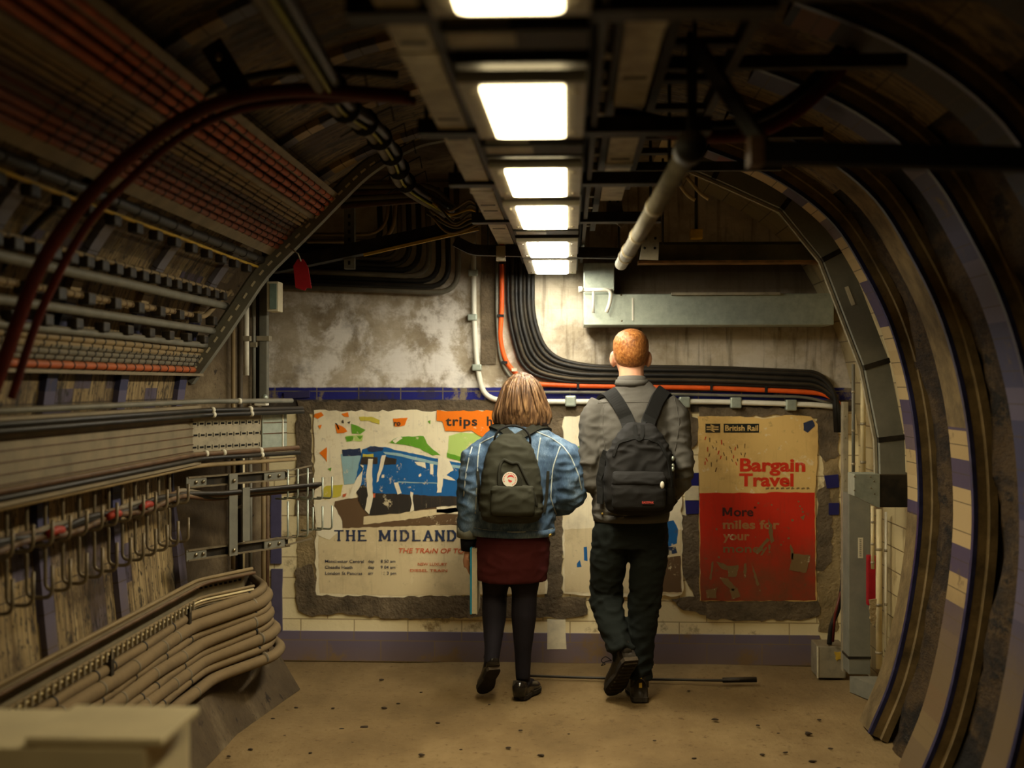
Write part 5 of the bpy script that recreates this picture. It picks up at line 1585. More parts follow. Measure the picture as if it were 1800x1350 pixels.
class Drape:
    """finds points on a mesh as seen from behind (from -y)"""
    def __init__(s, *meshes):
        vs, fs = [], []
        for me in meshes:
            o = len(vs); vs += [v.co.copy() for v in me.vertices]; fs += [[i + o for i in p.vertices] for p in me.polygons]
        s.t = BVHTree.FromPolygons(vs, fs)

    def back(s, x, z, off=.004):
        h = s.t.ray_cast(V((x, -2, z)), V((0, 1, 0)))
        if h[0] is None:
            q = s.t.find_nearest(V((x, -.1, z)))
            return q[0] + q[1] * off, q[1]
        return h[0] + h[1] * off, h[1]

    def near(s, p, off=.004):
        q = s.t.find_nearest(V(p)); n = q[1]
        if (V(p) - q[0]).dot(n) < 0: pass
        return q[0] + n * off, n

    def line(s, pts, off=.004, n=8):
        out = []; up = []
        for i in range(len(pts) - 1):
            for k in range(n):
                t = k / n; a = V(pts[i]).lerp(V(pts[i + 1]), t); p, nn = s.back(a.x, a.z, off); out.append(p); up.append(nn)
        p, nn = s.back(pts[-1][0], pts[-1][2], off); out.append(p); up.append(nn)
        for _ in range(2):
            out = [out[0]] + [(out[i - 1] + out[i] * 2 + out[i + 1]) / 4 for i in range(1, len(out) - 1)] + [out[-1]]
            up = [up[0]] + [(up[i - 1] + up[i] * 2 + up[i + 1]).normalized() for i in range(1, len(up) - 1)] + [up[-1]]
        return out, up

    def hug(s, pts, off=.006, n=6):
        """path near the surface through 3-d points, pulled onto it"""
        out = []; up = []
        for q in smoothline(pts, n):
            p, nn = s.near(q, off); out.append(p); up.append(nn)
        for _ in range(4):
            out = [out[0]] + [(out[i - 1] + out[i] * 2 + out[i + 1]) / 4 for i in range(1, len(out) - 1)] + [out[-1]]
            up = [up[0]] + [(up[i - 1] + up[i] * 2 + up[i + 1]).normalized() for i in range(1, len(up) - 1)] + [up[-1]]
        return out, up


def head(mb, c, s=1.0, ear=True):
    """head facing +y: skull, jaw, nose, brow, lips, ears"""
    cx, cy, cz = c
    mb.ball((cx, cy - .012 * s, cz + .02 * s), .077 * s, .096 * s, .098 * s, 24)
    mb.loft([(cx, cy + .018 * s, cz - .125 * s, .028 * s, .034 * s), (cx, cy + .02 * s, cz - .105 * s, .045 * s, .06 * s), (cx, cy + .012 * s, cz - .06 * s, .062 * s, .08 * s), (cx, cy + .005 * s, cz, .072 * s, .09 * s)], 20)
    mb.loft([(cx, cy + .112 * s, cz - .055 * s, .015 * s, .012 * s), (cx, cy + .098 * s, cz - .03 * s, .011 * s, .013 * s), (cx, cy + .086 * s, cz + .008 * s, .008 * s, .01 * s)], 10)
    mb.ball((cx, cy + .082 * s, cz + .022 * s), .052 * s, .014 * s, .010 * s, 12)
    mb.ball((cx, cy + .088 * s, cz - .083 * s), .024 * s, .012 * s, .008 * s, 12)
    if ear:
        for sx in (-1, 1):
            R = Matrix.Rotation(sx * .45, 3, 'Z')
            mb.ball((cx + sx * .084 * s, cy - .006 * s, cz - .020 * s), .013 * s, .022 * s, .036 * s, 12, rot=R)
            mb.ball((cx + sx * .080 * s, cy + .0 * s, cz - .048 * s), .009 * s, .012 * s, .014 * s, 10, rot=R)


def hand(mb, w, d, side, curl=.35, s=1.0, palm_n=V((1, 0, 0))):
    """five bent fingers from wrist w along d; palm_n is where the palm faces"""
    d = V(d).normalized(); pn = V(palm_n); pn = (pn - d * pn.dot(d)).normalized(); sd = d.cross(pn) * side
    w = V(w)
    mb.tube([w - d * .02, w + d * .02 * s, w + d * .05 * s, w + d * .088 * s], [.022 * s, .026 * s, .030 * s, .026 * s], 10)
    for k in range(4):
        b = w + d * .082 * s + sd * (.0255 - .017 * k) * s
        ln = (.068, .076, .070, .055)[k] * s; pts = [b - d * .03 * s, b]; a = 0; p = b
        for j in range(3):
            a += curl * (1.0 + .15 * k); dr = d * math.cos(a) + pn * math.sin(a)
            p = p + dr * ln / 3; pts.append(p)
        mb.tube(pts, [.0085 * s, .0092 * s, .0085 * s, .0078 * s, .006 * s], 8)
    t0 = w + d * .03 * s + sd * .024 * s
    mb.tube([t0 - sd * .01, t0 + (sd * .6 + d * .7 + pn * .2).normalized() * .032 * s, t0 + (sd * .45 + d * .9 + pn * .45).normalized() * .066 * s], [.012 * s, .0105 * s, .007 * s], 8)


M['skin'] = plain('skin', (206, 150, 118), .55, 0, .08, 8, 0, .1)
M['eye'] = plain('eye_white', (220, 214, 204), .3, 0, .03, 30)
M['iris'] = plain('eye_iris', (60, 52, 42), .3, 0, .03, 30)
M['lip'] = plain('lips', (176, 100, 88), .5, 0, .06, 30)


def face(parent, c, s):
    cx, cy, cz = c
    for sx in (-1, 1):
        e = place(MB().ball((cx + sx * .031 * s, cy + .078 * s, cz + .004 * s), .012 * s, .012 * s, .010 * s, 12).mesh('eye'), 'eye', M['eye'], parent)
        place(MB().ball((cx + sx * .031 * s, cy + .087 * s, cz + .004 * s), .006 * s, .004 * s, .006 * s, 10).mesh('iris'), 'iris', M['iris'], e)


def fabric(name, rgb, weave=260, rough=.9, var=.12, big=5, fuzz=.3):
    g = G(name, rough, 0, .2); v = g.co('Object'); c = lin(rgb)
    n1 = g.noise(v, big, 5, .6); n2 = g.noise(v, weave, 2, .5)
    lo = tuple(x * (1 - var * 1.5) for x in c[:3]) + (1,); hi = tuple(min(1, x * (1 + var)) for x in c[:3]) + (1,)
    g.base(g.ramp(g.m('ADD', g.m('MULTIPLY', n1, .7), g.m('MULTIPLY', n2, .3)), [(.35, lo), (.65, hi)]))
    g.bump(n2, .25, .0015); return g.mat


def denim():
    g = G('faded_denim', .85, 0, .2); v = g.co('Object')
    n1 = g.noise(g.map(v, (1, 1, .6)), 7, 6, .65); n2 = g.noise(g.map(v, (60, 60, 4)), 8, 2, .5)
    f = g.m('ADD', g.m('MULTIPLY', n1, .75), g.m('MULTIPLY', n2, .25))
    g.base(g.ramp(f, [(.34, lin((44, 60, 82))), (.5, lin((76, 98, 122))), (.66, lin((132, 152, 170)))]))
    g.bump(n2, .3, .002); return g.mat


def hairmat(name, a, b, c, sc=(70, 70, 5)):
    g = G(name, .45, 0, .4); v = g.co('Object')
    n = g.noise(g.map(v, sc), 1.6, 5, .6); n2 = g.noise(v, 9, 3, .5)
    f = g.m('ADD', g.m('MULTIPLY', n, .75), g.m('MULTIPLY', n2, .25))
    g.base(g.ramp(f, [(.34, lin(a)), (.5, lin(b)), (.68, lin(c))])); g.bump(n, .6, .006); return g.mat


M['denim'] = denim(); M['seam'] = fabric('pale_seam', (176, 182, 176)); M['denim_dark'] = fabric('dark_denim_lining', (126, 128, 116))
M['skirt_red'] = fabric('maroon_skirt', (76, 28, 27)); M['tights'] = fabric('dark_tights', (32, 28, 34), 400, .8, .25, 6)
M['black_cloth'] = fabric('black_sleeve', (20, 20, 24)); M['olive'] = fabric('dark_olive_canvas', (52, 51, 39), 320, .8)
M['olive_dark'] = fabric('olive_webbing', (46, 45, 36)); M['bag_black'] = fabric('black_canvas', (32, 30, 28), 320, .8); M['web_black'] = fabric('black_webbing', (28, 27, 25), 200)
M['shirt'] = fabric('grey_shirt', (88, 84, 77), 300, .9, .10); M['trousers'] = fabric('black_green_trousers', (24, 28, 24), 240, .9, .2)
M['boot'] = plain('dark_leather', (38, 33, 27), .45, 0, .25, 20, .08); M['gloss'] = plain('polished_black_leather', (18, 17, 18), .18, 0, .1, 12, .08, spec=.6)
M['sole'] = plain('boot_sole', (38, 34, 29), .85, 0, .3, 30, .3); M['brass'] = plain('brass_rivet', (210, 176, 90), .35, .8, .1, 30)
M['bob'] = hairmat('brown_bob_hair', (50, 33, 21), (98, 70, 45), (166, 128, 86))
M['ginger'] = hairmat('short_ginger_hair', (86, 50, 22), (142, 86, 38), (188, 128, 70), (60, 60, 40))

YP = 6.16
WX = (915 - 1002) / 355.0; MX = (1108 - 1002) / 355.0


def shoe(name, heel, toe, up, w, mats, parent, h=.075, open_top=False, tread=False):
    """heel and toe: sole centre line points; up: away from the sole"""
    heel, toe = V(heel), V(toe); d = (toe - heel); Ln = d.length; d.normalize(); u = V(up); u = (u - d * u.dot(d)).normalized(); sd = d.cross(u)
    outl = [(-.02, .62), (.06, .78), (.2, .80), (.4, .72), (.6, .92), (.75, 1.0), (.88, .85), (.97, .5), (1.0, .15)]
    def ringpts(lift, k):
        L_ = [heel + d * (t * Ln) + sd * (w / 2 * a * k) + u * lift for t, a in outl]; R_ = [heel + d * (t * Ln) - sd * (w / 2 * a * k) + u * lift for t, a in outl[::-1]]
        return L_ + R_
    so = MB(); A = ringpts(0, 1); Bq = ringpts(.020, 1.03); n = len(A)
    so.add(A + Bq, [tuple(range(n - 1, -1, -1)), tuple(range(n, 2 * n))] + [(i, (i + 1) % n, n + (i + 1) % n, n + i) for i in range(n)])
    if tread:
        for k in range(9):
            t = .06 + .1 * k; ww = .8 * w / 2 * (.75 if t < .5 else .85)
            c = heel + d * (t * Ln) - u * .004
            so.bar(c - sd * ww, c + sd * ww, .012, .008, up=u)
    up_ = MB()
    prof = [(0.0, .62, h * 1.15), (.12, .8, h * 1.25), (.3, .76, h * 1.2), (.5, .78, h * .95), (.68, .96, h * .72), (.84, .86, h * .6), (.97, .45, h * .42)]
    vs = []; m = 12
    for (t, a, hh) in prof:
        for j in range(m):
            an = math.pi * j / (m - 1)
            vs.append(heel + d * (t * Ln) + sd * (math.cos(an) * w / 2 * a) + u * (.018 + hh * math.sin(an) ** .6))
    fs = [(i * m + j, i * m + j + 1, (i + 1) * m + j + 1, (i + 1) * m + j) for i in range(len(prof) - 1) for j in range(m - 1)]
    fs += [tuple(range(m)), tuple((len(prof) - 1) * m + j for j in range(m - 1, -1, -1))] + [(i * m, (i + 1) * m, (i + 1) * m + m - 1, i * m + m - 1) for i in range(len(prof) - 1)]
    up_.add(vs, fs, 0, True)
    o = place(up_.mesh(name), name, mats[0], parent)
    place(so.mesh('sole'), 'sole', mats[1], o)
    return o, (heel, d, u, sd, Ln)


# ---------------------------------------------------------------- the woman
W = thing('person', 'person with brown bob, denim jacket and maroon skirt, walking away on the left', 'person', (WX, YP, 0))
HC = (.008, .03, 1.475)
b = MB()
head(b, HC, .95)
b.tube([(.005, -.005, 1.28), (.006, 0, 1.34), (.008, .012, 1.42)], [.058, .052, .052], 14)
b.loft([(-.03, 0, .70, .14, .10), (-.03, 0, .80, .155, .11), (-.02, .0, .95, .13, .095), (-.01, 0, 1.08, .14, .10), (0, 0, 1.2, .165, .10), (0, 0, 1.27, .15, .08), (0, 0, 1.315, .07, .06)], 20)
b.tube([(-.17, 0, 1.24), (-.205, -.01, 1.03), (-.245, .02, .86), (-.258, .035, .715)], [.05, .044, .036, .026], 12)
b.tube([(.17, 0, 1.24), (.235, -.01, 1.01), (.18, .15, .93), (.08, .20, .92)], [.05, .044, .036, .026], 12)
b.tube([(-.105, 0, .76), (-.118, .02, .62), (-.128, .045, .50), (-.128, .0, .40), (-.130, -.09, .26), (-.135, -.125, .19)], [.085, .072, .055, .054, .036, .032], 14)
b.tube([(.04, 0, .76), (.026, 0, .62), (.020, .01, .50), (.018, -.012, .40), (.014, -.015, .22), (.014, -.015, .10)], [.085, .073, .056, .056, .036, .031], 14)
b.tube([(-.138, -.122, .195), (-.160, -.048, .122), (-.178, .012, .062)], [.028, .024, .018], 10)
b.tube([(.014, -.02, .07), (.03, .06, .045), (.05, .14, .035)], [.032, .030, .022], 10)
hand(b, (-.258, .037, .71), (-.03, .04, -1), 1, .22, .92, V((1, .1, 0)))
hand(b, (.08, .20, .92), (-1, .1, -.15), 1, .35, .92, V((0, -1, 0)))
bm_w = organic(b, .0065, 3, None, 'body')
body = place(bm_w, 'body', M['skin'], W)
face(W, HC, .95)
# tights
t = MB()
t.tube([(-.105, 0, .78), (-.118, .02, .62), (-.128, .045, .50), (-.128, .0, .40), (-.130, -.09, .26), (-.136, -.128, .185)], [.098, .079, .062, .061, .041, .036], 16)
t.tube([(.04, 0, .78), (.026, 0, .62), (.020, .01, .50), (.018, -.012, .40), (.014, -.015, .22), (.014, -.015, .09)], [.098, .080, .063, .063, .042, .036], 16)
t.tube([(-.138, -.122, .195), (-.160, -.048, .122), (-.178, .012, .062)], [.034, .028, .021], 10)
t.tube([(.014, -.02, .075), (.03, .06, .048), (.05, .14, .036)], [.037, .034, .025], 10)
place(organic(t, .008, 4, None, 'tights'), 'tights', M['tights'], W)
s_ = MB().loft([(-.042, 0, .572, .172, .135), (-.042, 0, .58, .175, .138), (-.04, 0, .66, .182, .142), (-.035, 0, .76, .184, .14), (-.03, 0, .86, .165, .12)], 28)
place(organic(s_, .009, 5, creases(.006, [(None, .66, .08, .8)], 3), 'skirt'), 'skirt', M['skirt_red'], W)
# denim jacket
j = MB()
j.loft([(-.032, 0, .80, .196, .145), (-.032, 0, .815, .200, .150), (-.028, 0, .93, .202, .152), (-.015, 0, 1.08, .205, .15), (0, 0, 1.20, .212, .135), (.002, 0, 1.27, .195, .115), (.003, 0, 1.315, .145, .10), (.004, 0, 1.34, .10, .085), (.004, .0, 1.36, .078, .075)], 32)
j.tube([(-.140, 0, 1.235), (-.207, -.005, 1.17), (-.228, -.015, 1.05), (-.245, .005, .93), (-.258, .03, .815)], [.062, .088, .078, .070, .056], 18)
j.tube([(.140, 0, 1.24), (.211, -.005, 1.18), (.238, -.02, 1.09), (.245, -.01, 1.00), (.205, .10, .945), (.12, .18, .925)], [.062, .092, .086, .082, .068, .052], 18)
jm = organic(j, .0085, 4, creases(.010, [(-.23, 1.03, .10, 1.2), (.24, 1.02, .12, 1.2), (-.2, 1.2, .08, .6), (.2, 1.2, .08, .6), (None, .9, .08, .4)], 8), 'denim_jacket')
jk = place(jm, 'denim_jacket', M['denim'], W)
dj = Drape(jm)


def seam(name, pts, r=.0035, mt='seam', n=7, parent=jk):
    p, u = dj.line([(a, 0, c) for a, c in pts], .001, n); return place(MB().tube(p, r, 6).mesh(name), name, M[mt], parent)


def lw(px, py): return ((px - 915) / 355.0, (1222 - py) / 355.0)


for pts in ([(846, 779), (858, 772), (880, 762)], [(940, 756), (968, 768), (990, 783), (1003, 800), (1016, 830), (1022, 858)], [(846, 780), (843, 805), (842, 840), (838, 900)], [(985, 783), (972, 820), (968, 870), (978, 905)], [(951, 768), (946, 800), (945, 850)], [(832, 785), (824, 820), (818, 870)]):
    seam('seam', [lw(a, q) for a, q in pts])
hb = MB()
hb.loft([(-.032, 0, .797, .203, .152), (-.032, 0, .832, .205, .155)], 36)
place(hb.mesh('waistband'), 'waistband', M['denim'], jk)
seam('seam', [lw(836, 925), lw(905, 928), lw(972, 926)])
place(MB().loft([(.004, .0, 1.322, .085, .083), (.004, -.005, 1.35, .080, .082), (.004, -.005, 1.372, .074, .078)], 24).mesh('collar'), 'collar', M['denim'], jk)
place(MB().tube([(-.2565, .026, .842), (-.2595, .033, .782)], [.060, .058], 18).mesh('turned_cuff'), 'turned_cuff', M['denim_dark'], jk)
place(MB().tube([(-.257, .03, .80), (-.259, .037, .715)], [.044, .037], 14).mesh('inner_sleeve'), 'inner_sleeve', M['black_cloth'], W)
bt_ = MB()
for (a, q) in ((966, 935),):
    p, nn = dj.back(*lw(a, q), .006); bt_.tube([p, p + nn * .004], .011, 12)
place(bt_.mesh('button'), 'button', M['brass'], jk)
# hair: a bob that swells toward the shoulders
h = MB()
h.loft([(.010, .0, 1.335, .120, .085), (.010, -.002, 1.35, .140, .100), (.010, 0, 1.40, .134, .118), (.009, .003, 1.46, .110, .120), (.009, .008, 1.52, .090, .114), (.009, .012, 1.565, .064, .088), (.009, .014, 1.59, .034, .045), (.009, .014, 1.598, .012, .014)], 32)
def hairfold(co, n):
    a = math.atan2(co.y, co.x); k = max(0, min(1, (1.60 - co.z) / .22))
    return .0085 * k * noise.noise(V((a * 7, co.z * 2.2, 1))) + .0045 * noise.noise(V((a * 19, co.z * 3, 4)))
hm = organic(h, .006, 3, hairfold, 'hair')
# open the front of the bob around the face
bmh = bmesh.new(); bmh.from_mesh(hm)
bmesh.ops.delete(bmh, geom=[v for v in bmh.verts if v.co.y > .075 and v.co.z < 1.535 and abs(v.co.x - .009) < .07], context='VERTS')
bmh.to_mesh(hm); bmh.free()
ho = place(hm, 'hair', M['bob'], W)
rnd = random.Random(2)
for k in range(26):
    a = math.pi + (rnd.random() * 1.0) * math.pi
    pts = []
    for q in range(7):
        t_ = q / 6; z = 1.585 - .245 * t_; rr = [.036, .078, .098, .112, .128, .140, .130][q]; ry = [.05, .10, .12, .123, .122, .108, .09][q]
        a2 = a + .10 * math.sin(3 * t_ + k)
        pts.append((.009 + math.cos(a2) * (rr + .004), .005 + math.sin(a2) * (ry + .004), z))
    place(MB().tube(smoothline(pts, 3), [.004 + .004 * math.sin(math.pi * i / 18) for i in range(19)], 6).mesh('lock'), 'lock', M['bob'], ho)
# shoes: left heel lifted behind, right flat
o, fr = shoe('shoe', (-.118, -.155, .165), (-.183, -.005, .012), (-.25, .62, .62), .088, (M['gloss'], M['sole']), W, .05)
o2, fr2 = shoe('shoe', (-.002, -.055, .0), (.075, .17, .0), (0, 0, 1), .09, (M['gloss'], M['sole']), W, .055)
for (oo, f) in ((o, fr), (o2, fr2)):
    hl, d_, u_, sd_, Ln = f
    place(MB().tube([hl + d_ * .005 + u_ * .02, hl + d_ * .0 + u_ * .06, hl + d_ * .01 + u_ * .085], [.033, .036, .034], 14).mesh('heel_counter'), 'heel_counter', M['gloss'], oo)

# her folder
fx, fz0, fz1 = (831 - 915) / 355.0, (1222 - 1076) / 355.0, (1222 - 960) / 355.0
e = thing('folder', 'slim blue-backed folder held upright in the left hand of the person in denim', 'folder', (WX + fx, YP + .05, fz0))
mb = MB().bevbox(WX + fx - .008, WX + fx + .002, YP - .05, YP + .17, fz0, fz1, .003); part(mb, 'blue_cover', plain('blue_cover', (48, 150, 186), .4, 0, .08, 10), e)
mb = MB().box(WX + fx + .002, WX + fx + .024, YP - .046, YP + .165, fz0 + .004, fz1 - .004); part(mb, 'pages', M['label'], e)
mb = MB().box(WX + fx + .024, WX + fx + .027, YP - .05, YP + .17, fz0, fz1); part(mb, 'back_cover', M['label'], e)

# her backpack
E = thing('backpack', 'small dark olive backpack with a round white badge, worn over the denim jacket', 'backpack', (WX - .034, YP - .21, .885))


def bagpart(mesh, name, mt, parent=None, base=None):
    base = base or E
    o = link(mesh, name, mt); q = parent or base; o.parent = q
    if q is base: o.matrix_parent_inverse = Matrix.Translation(PL - base.location)
    return o


PL = V((WX, YP, 0))
cx = -.034
bg = MB().loft([(cx, -.205, .888, .118, .045), (cx, -.207, .897, .135, .062), (cx, -.21, .93, .146, .078), (cx, -.21, 1.02, .148, .082), (cx - .002, -.208, 1.12, .138, .078), (cx - .004, -.203, 1.20, .118, .070), (cx - .004, -.198, 1.255, .093, .058), (cx - .004, -.192, 1.29, .062, .042), (cx - .004, -.19, 1.30, .035, .028)], 32, 0, 3.0)
bgm = organic(bg, .007, 3, creases(.008, [(None, 1.22, .06, .6), (None, .95, .05, 1.0), (None, 1.05, .08, .3)], 21), 'main_bag')
bo = bagpart(bgm, 'main_bag', M['olive'])
db = Drape(bgm)
pk = MB().loft([(cx + .01, -.285, .925, .10, .018), (cx + .01, -.29, .94, .105, .026), (cx + .01, -.292, 1.0, .104, .028), (cx + .01, -.288, 1.055, .098, .022), (cx + .01, -.283, 1.062, .09, .012)], 28, 0, 3)
pkm = organic(pk, .006, 3, creases(.006, [(None, 1.03, .03, 1.2)], 31), 'front_pocket')
po = bagpart(pkm, 'front_pocket', M['olive'])
# slack fold of the front and the round patch
fp = [(-.085, 1.03), (-.090, 1.10), (-.082, 1.165), (-.062, 1.185), (-.03, 1.165), (.0, 1.17), (.012, 1.15), (.04, 1.09), (.075, 1.02), (.085, .97)]
p_, u_ = db.line([(a, 0, c) for a, c in fp], .004, 5)
bagpart(MB().tube(smoothline(p_[::3] + [p_[-1]], 3), .0075, 8).mesh('flap_fold'), 'flap_fold', M['olive_dark'])
c0 = lw(902, 834); pq, nq = db.back(c0[0], c0[1], .0)
yb_ = min(pq.y, -.30)
def disc(x, z, y, r, th, n=28, sx=1.0):
    return MB().prism([(x + r * sx * math.cos(2 * math.pi * k / n), z + r * math.sin(2 * math.pi * k / n)) for k in range(n)], y - th, y)
bagpart(disc(c0[0] + .005, c0[1] - .018, yb_ + .018, .055, .02).mesh('badge_backing'), 'badge_backing', M['olive_dark'])
ro = bagpart(disc(c0[0], c0[1], yb_ - .002, .035, .005).mesh('round_badge'), 'round_badge', M['white_pipe'])
M['badge_red'] = plain('badge_red', (206, 72, 66), .6, 0, .05, 30)
yy = yb_ - .0075
em = MB()
for (a0, a1, r0, r1) in ((.3, 2.9, .012, .021), (3.1, 5.6, .004, .015)):
    N_ = 14; vs = []
    for k in range(N_ + 1):
        a = a0 + (a1 - a0) * k / N_; w_ = math.sin(math.pi * (k + .4) / (N_ + .8))
        rm, dr = (r0 + r1) / 2, (r1 - r0) / 2 * w_
        for rr in (rm - dr, rm + dr): vs.append((c0[0] + .004 + rr * math.cos(a), yy, c0[1] + .001 + rr * math.sin(a)))
    em.add(vs, [(2 * k, 2 * k + 1, 2 * k + 3, 2 * k + 2) for k in range(N_)])
for k in range(22):
    a = 2 * math.pi * k / 22
    if 3.6 < a < 5.0: continue
    em.add([(c0[0] + r_ * math.cos(a + q), yy, c0[1] + r_ * math.sin(a + q)) for r_, q in ((.026, 0), (.031, 0), (.031, .14), (.026, .14))], [(0, 1, 2, 3)])
bagpart(em.mesh('badge_emblem'), 'badge_emblem', M['badge_red'], ro)
# straps over the shoulders and the two carrying handles
for sgn, path in ((-1, [(-.034, -.165, 1.300), (-.072, -.125, 1.325), (-.112, -.085, 1.35), (-.138, -.01, 1.345), (-.13, .06, 1.31)]), (1, [(-.008, -.165, 1.300), (.055, -.125, 1.325), (.105, -.085, 1.35), (.14, -.01, 1.345), (.135, .06, 1.31)])):
    p, u = dj.hug(path, .012); p[0] = V((path[0][0] - .005, -.215, 1.288)); p[1] = p[1].lerp(p[0], .4); p[2] = p[2].lerp(p[0], .15)
    bagpart(MB().strip(p, .038, .009, ups=u).mesh('shoulder_strap'), 'shoulder_strap', M['olive_dark'])
    q = V((path[0][0] + (-.002 if sgn < 0 else .002), -.226, 1.292)); bagpart(MB().ball(q, .007, .006, .007, 10).mesh('rivet'), 'rivet', M['brass'])
    # lower strap end down the side
    sx = cx + sgn * .15
    p, u = dj.line([(sx + sgn * .02, 0, 1.12), (sx + sgn * .012, 0, .99), (sx, 0, .92)], .006, 6)
    bagpart(MB().strip(p, .014, .005, ups=u).mesh('lower_strap'), 'lower_strap', M['olive_dark'])
bagpart(MB().tube(smoothline([(-.112, -.20, 1.24), (-.112, -.225, 1.285), (-.085, -.225, 1.325), (-.03, -.215, 1.342), (.03, -.225, 1.325), (.055, -.225, 1.285), (.055, -.20, 1.24)], 5), .0055, 8).mesh('handle'), 'handle', M['web_black'])

# ---------------------------------------------------------------- the man
PM_ = V((MX, YP, 0))
Man = thing('person', 'person with cropped ginger hair, grey shirt and black trousers, walking away on the right', 'person', (MX, YP, 0))
HM = (.0, .03, 1.685)
b = MB()
head(b, HM, 1.06)
b.tube([(.003, -.012, 1.49), (.003, -.004, 1.56), (.001, .01, 1.64)], [.068, .062, .061], 16)
b.loft([(0, 0, .80, .150, .10), (0, 0, .90, .150, .10), (0, 0, 1.05, .14, .095), (.005, 0, 1.2, .155, .10), (.01, 0, 1.36, .18, .105), (.012, 0, 1.45, .16, .085), (.005, 0, 1.52, .08, .065)], 20)
b.tube([(-.165, 0, 1.42), (-.192, -.02, 1.19), (-.19, -.02, 1.09), (-.15, .10, 1.01), (-.11, .17, .97)], [.055, .048, .044, .036, .028], 12)
b.tube([(.19, 0, 1.43), (.225, -.025, 1.19), (.225, -.02, 1.08), (.18, .10, 1.0), (.14, .17, .96)], [.055, .048, .044, .036, .028], 12)
b.tube([(-.085, 0, .85), (-.108, .03, .66), (-.118, .075, .48), (-.085, -.04, .34), (-.038, -.14, .255)], [.088, .075, .058, .052, .04], 14)
b.tube([(.08, 0, .85), (.083, 0, .66), (.068, .01, .47), (.052, 0, .30), (.038, 0, .10)], [.088, .075, .058, .052, .04], 14)
b.tube([(-.04, -.135, .25), (-.075, -.058, .158), (-.096, .012, .072)], [.036, .030, .020], 10)
b.tube([(.036, 0, .08), (.03, .1, .05), (.025, .18, .04)], [.038, .036, .026], 10)
hand(b, (-.11, .17, .97), (.75, .5, -.5), -1, .35, 1.0, V((0, -1, 0)))
hand(b, (.14, .17, .96), (-.75, .5, -.5), 1, .35, 1.0, V((0, -1, 0)))
bm_m = organic(b, .0065, 3, None, 'body')
place(bm_m, 'body', M['skin'], Man)
face(Man, HM, 1.06)
# cropped hair: a thin cap over the skull
h = MB()
h.loft([(0, .010, 1.622, .048, .072), (0, .010, 1.64, .066, .088), (0, .010, 1.665, .080, .102), (0, .010, 1.69, .086, .110), (0, .010, 1.72, .0885, .114), (0, .010, 1.75, .0865, .113), (0, .010, 1.776, .076, .101), (0, .010, 1.795, .057, .078), (0, .010, 1.807, .034, .046), (0, .010, 1.812, .012, .016)], 30, 0, 2.15)
hm2 = organic(h, .006, 3, lambda co, n: .0012 * noise.noise(co * 90), 'hair')
bmh = bmesh.new(); bmh.from_mesh(hm2)
bmesh.ops.delete(bmh, geom=[v for v in bmh.verts if v.co.y > .085 and v.co.z < 1.745 or (v.co.y > .03 and v.co.z < 1.655)], context='VERTS')
bmh.to_mesh(hm2); bmh.free()
place(hm2, 'hair', M['ginger'], Man)
# trousers
t = MB()
t.loft([(0, 0, .74, .165, .115), (0, 0, .82, .182, .13), (0, 0, .90, .172, .118), (0, 0, .94, .165, .11)], 24)
t.tube([(-.09, 0, .82), (-.110, .025, .66), (-.120, .065, .52), (-.118, .06, .47), (-.09, -.03, .345), (-.055, -.11, .27), (-.042, -.14, .245)], [.098, .090, .079, .077, .069, .060, .062], 18)
t.tube([(.085, 0, .82), (.086, 0, .66), (.070, .01, .50), (.066, .008, .45), (.054, 0, .32), (.042, 0, .18), (.038, 0, .095)], [.098, .090, .078, .076, .069, .062, .064], 18)
tm = organic(t, .008, 4, creases(.011, [(None, .47, .07, 1.0), (.05, .16, .06, 1.4), (-.06, .28, .06, 1.3), (None, .74, .06, .5)], 44), 'trousers')
place(tm, 'trousers', M['trousers'], Man)
# shirt
j = MB()
j.loft([(0, 0, .875, .178, .125), (0, 0, .89, .186, .13), (0, 0, 1.0, .184, .132), (.004, 0, 1.15, .192, .134), (.010, 0, 1.30, .205, .13), (.014, 0, 1.41, .205, .118), (.014, -.002, 1.47, .165, .098), (.008, -.004, 1.51, .108, .083), (.004, -.006, 1.54, .082, .078)], 32)
j.tube([(-.14, 0, 1.445), (-.183, -.005, 1.37), (-.193, -.02, 1.24), (-.196, -.03, 1.14), (-.185, -.02, 1.075), (-.15, .08, 1.015), (-.11, .15, .975)], [.065, .074, .066, .063, .062, .054, .045], 18)
j.tube([(.16, 0, 1.455), (.212, -.005, 1.38), (.228, -.02, 1.24), (.238, -.03, 1.15), (.228, -.02, 1.065), (.185, .08, 1.0), (.14, .15, .965)], [.065, .076, .068, .066, .064, .055, .045], 18)
sm_ = organic(j, .008, 4, creases(.012, [(-.2, 1.13, .10, 1.2), (.22, 1.12, .10, 1.2), (-.15, 1.3, .07, .5), (.15, 1.3, .07, .5), (None, .95, .06, .5)], 60), 'shirt')
sh = place(sm_, 'shirt', M['shirt'], Man)
ds = Drape(sm_)
place(MB().loft([(.004, -.006, 1.53, .082, .08), (.003, -.008, 1.555, .073, .075), (.003, -.006, 1.575, .068, .072)], 28).mesh('collar'), 'collar', M['shirt'], sh)
place(MB().loft([(.003, -.010, 1.535, .086, .083), (.003, -.011, 1.562, .077, .078)], 28).mesh('collar_fold'), 'collar_fold', M['shirt'], sh)


def lm(px, py): return ((px - 1108) / 355.0, (1222 - py) / 355.0)


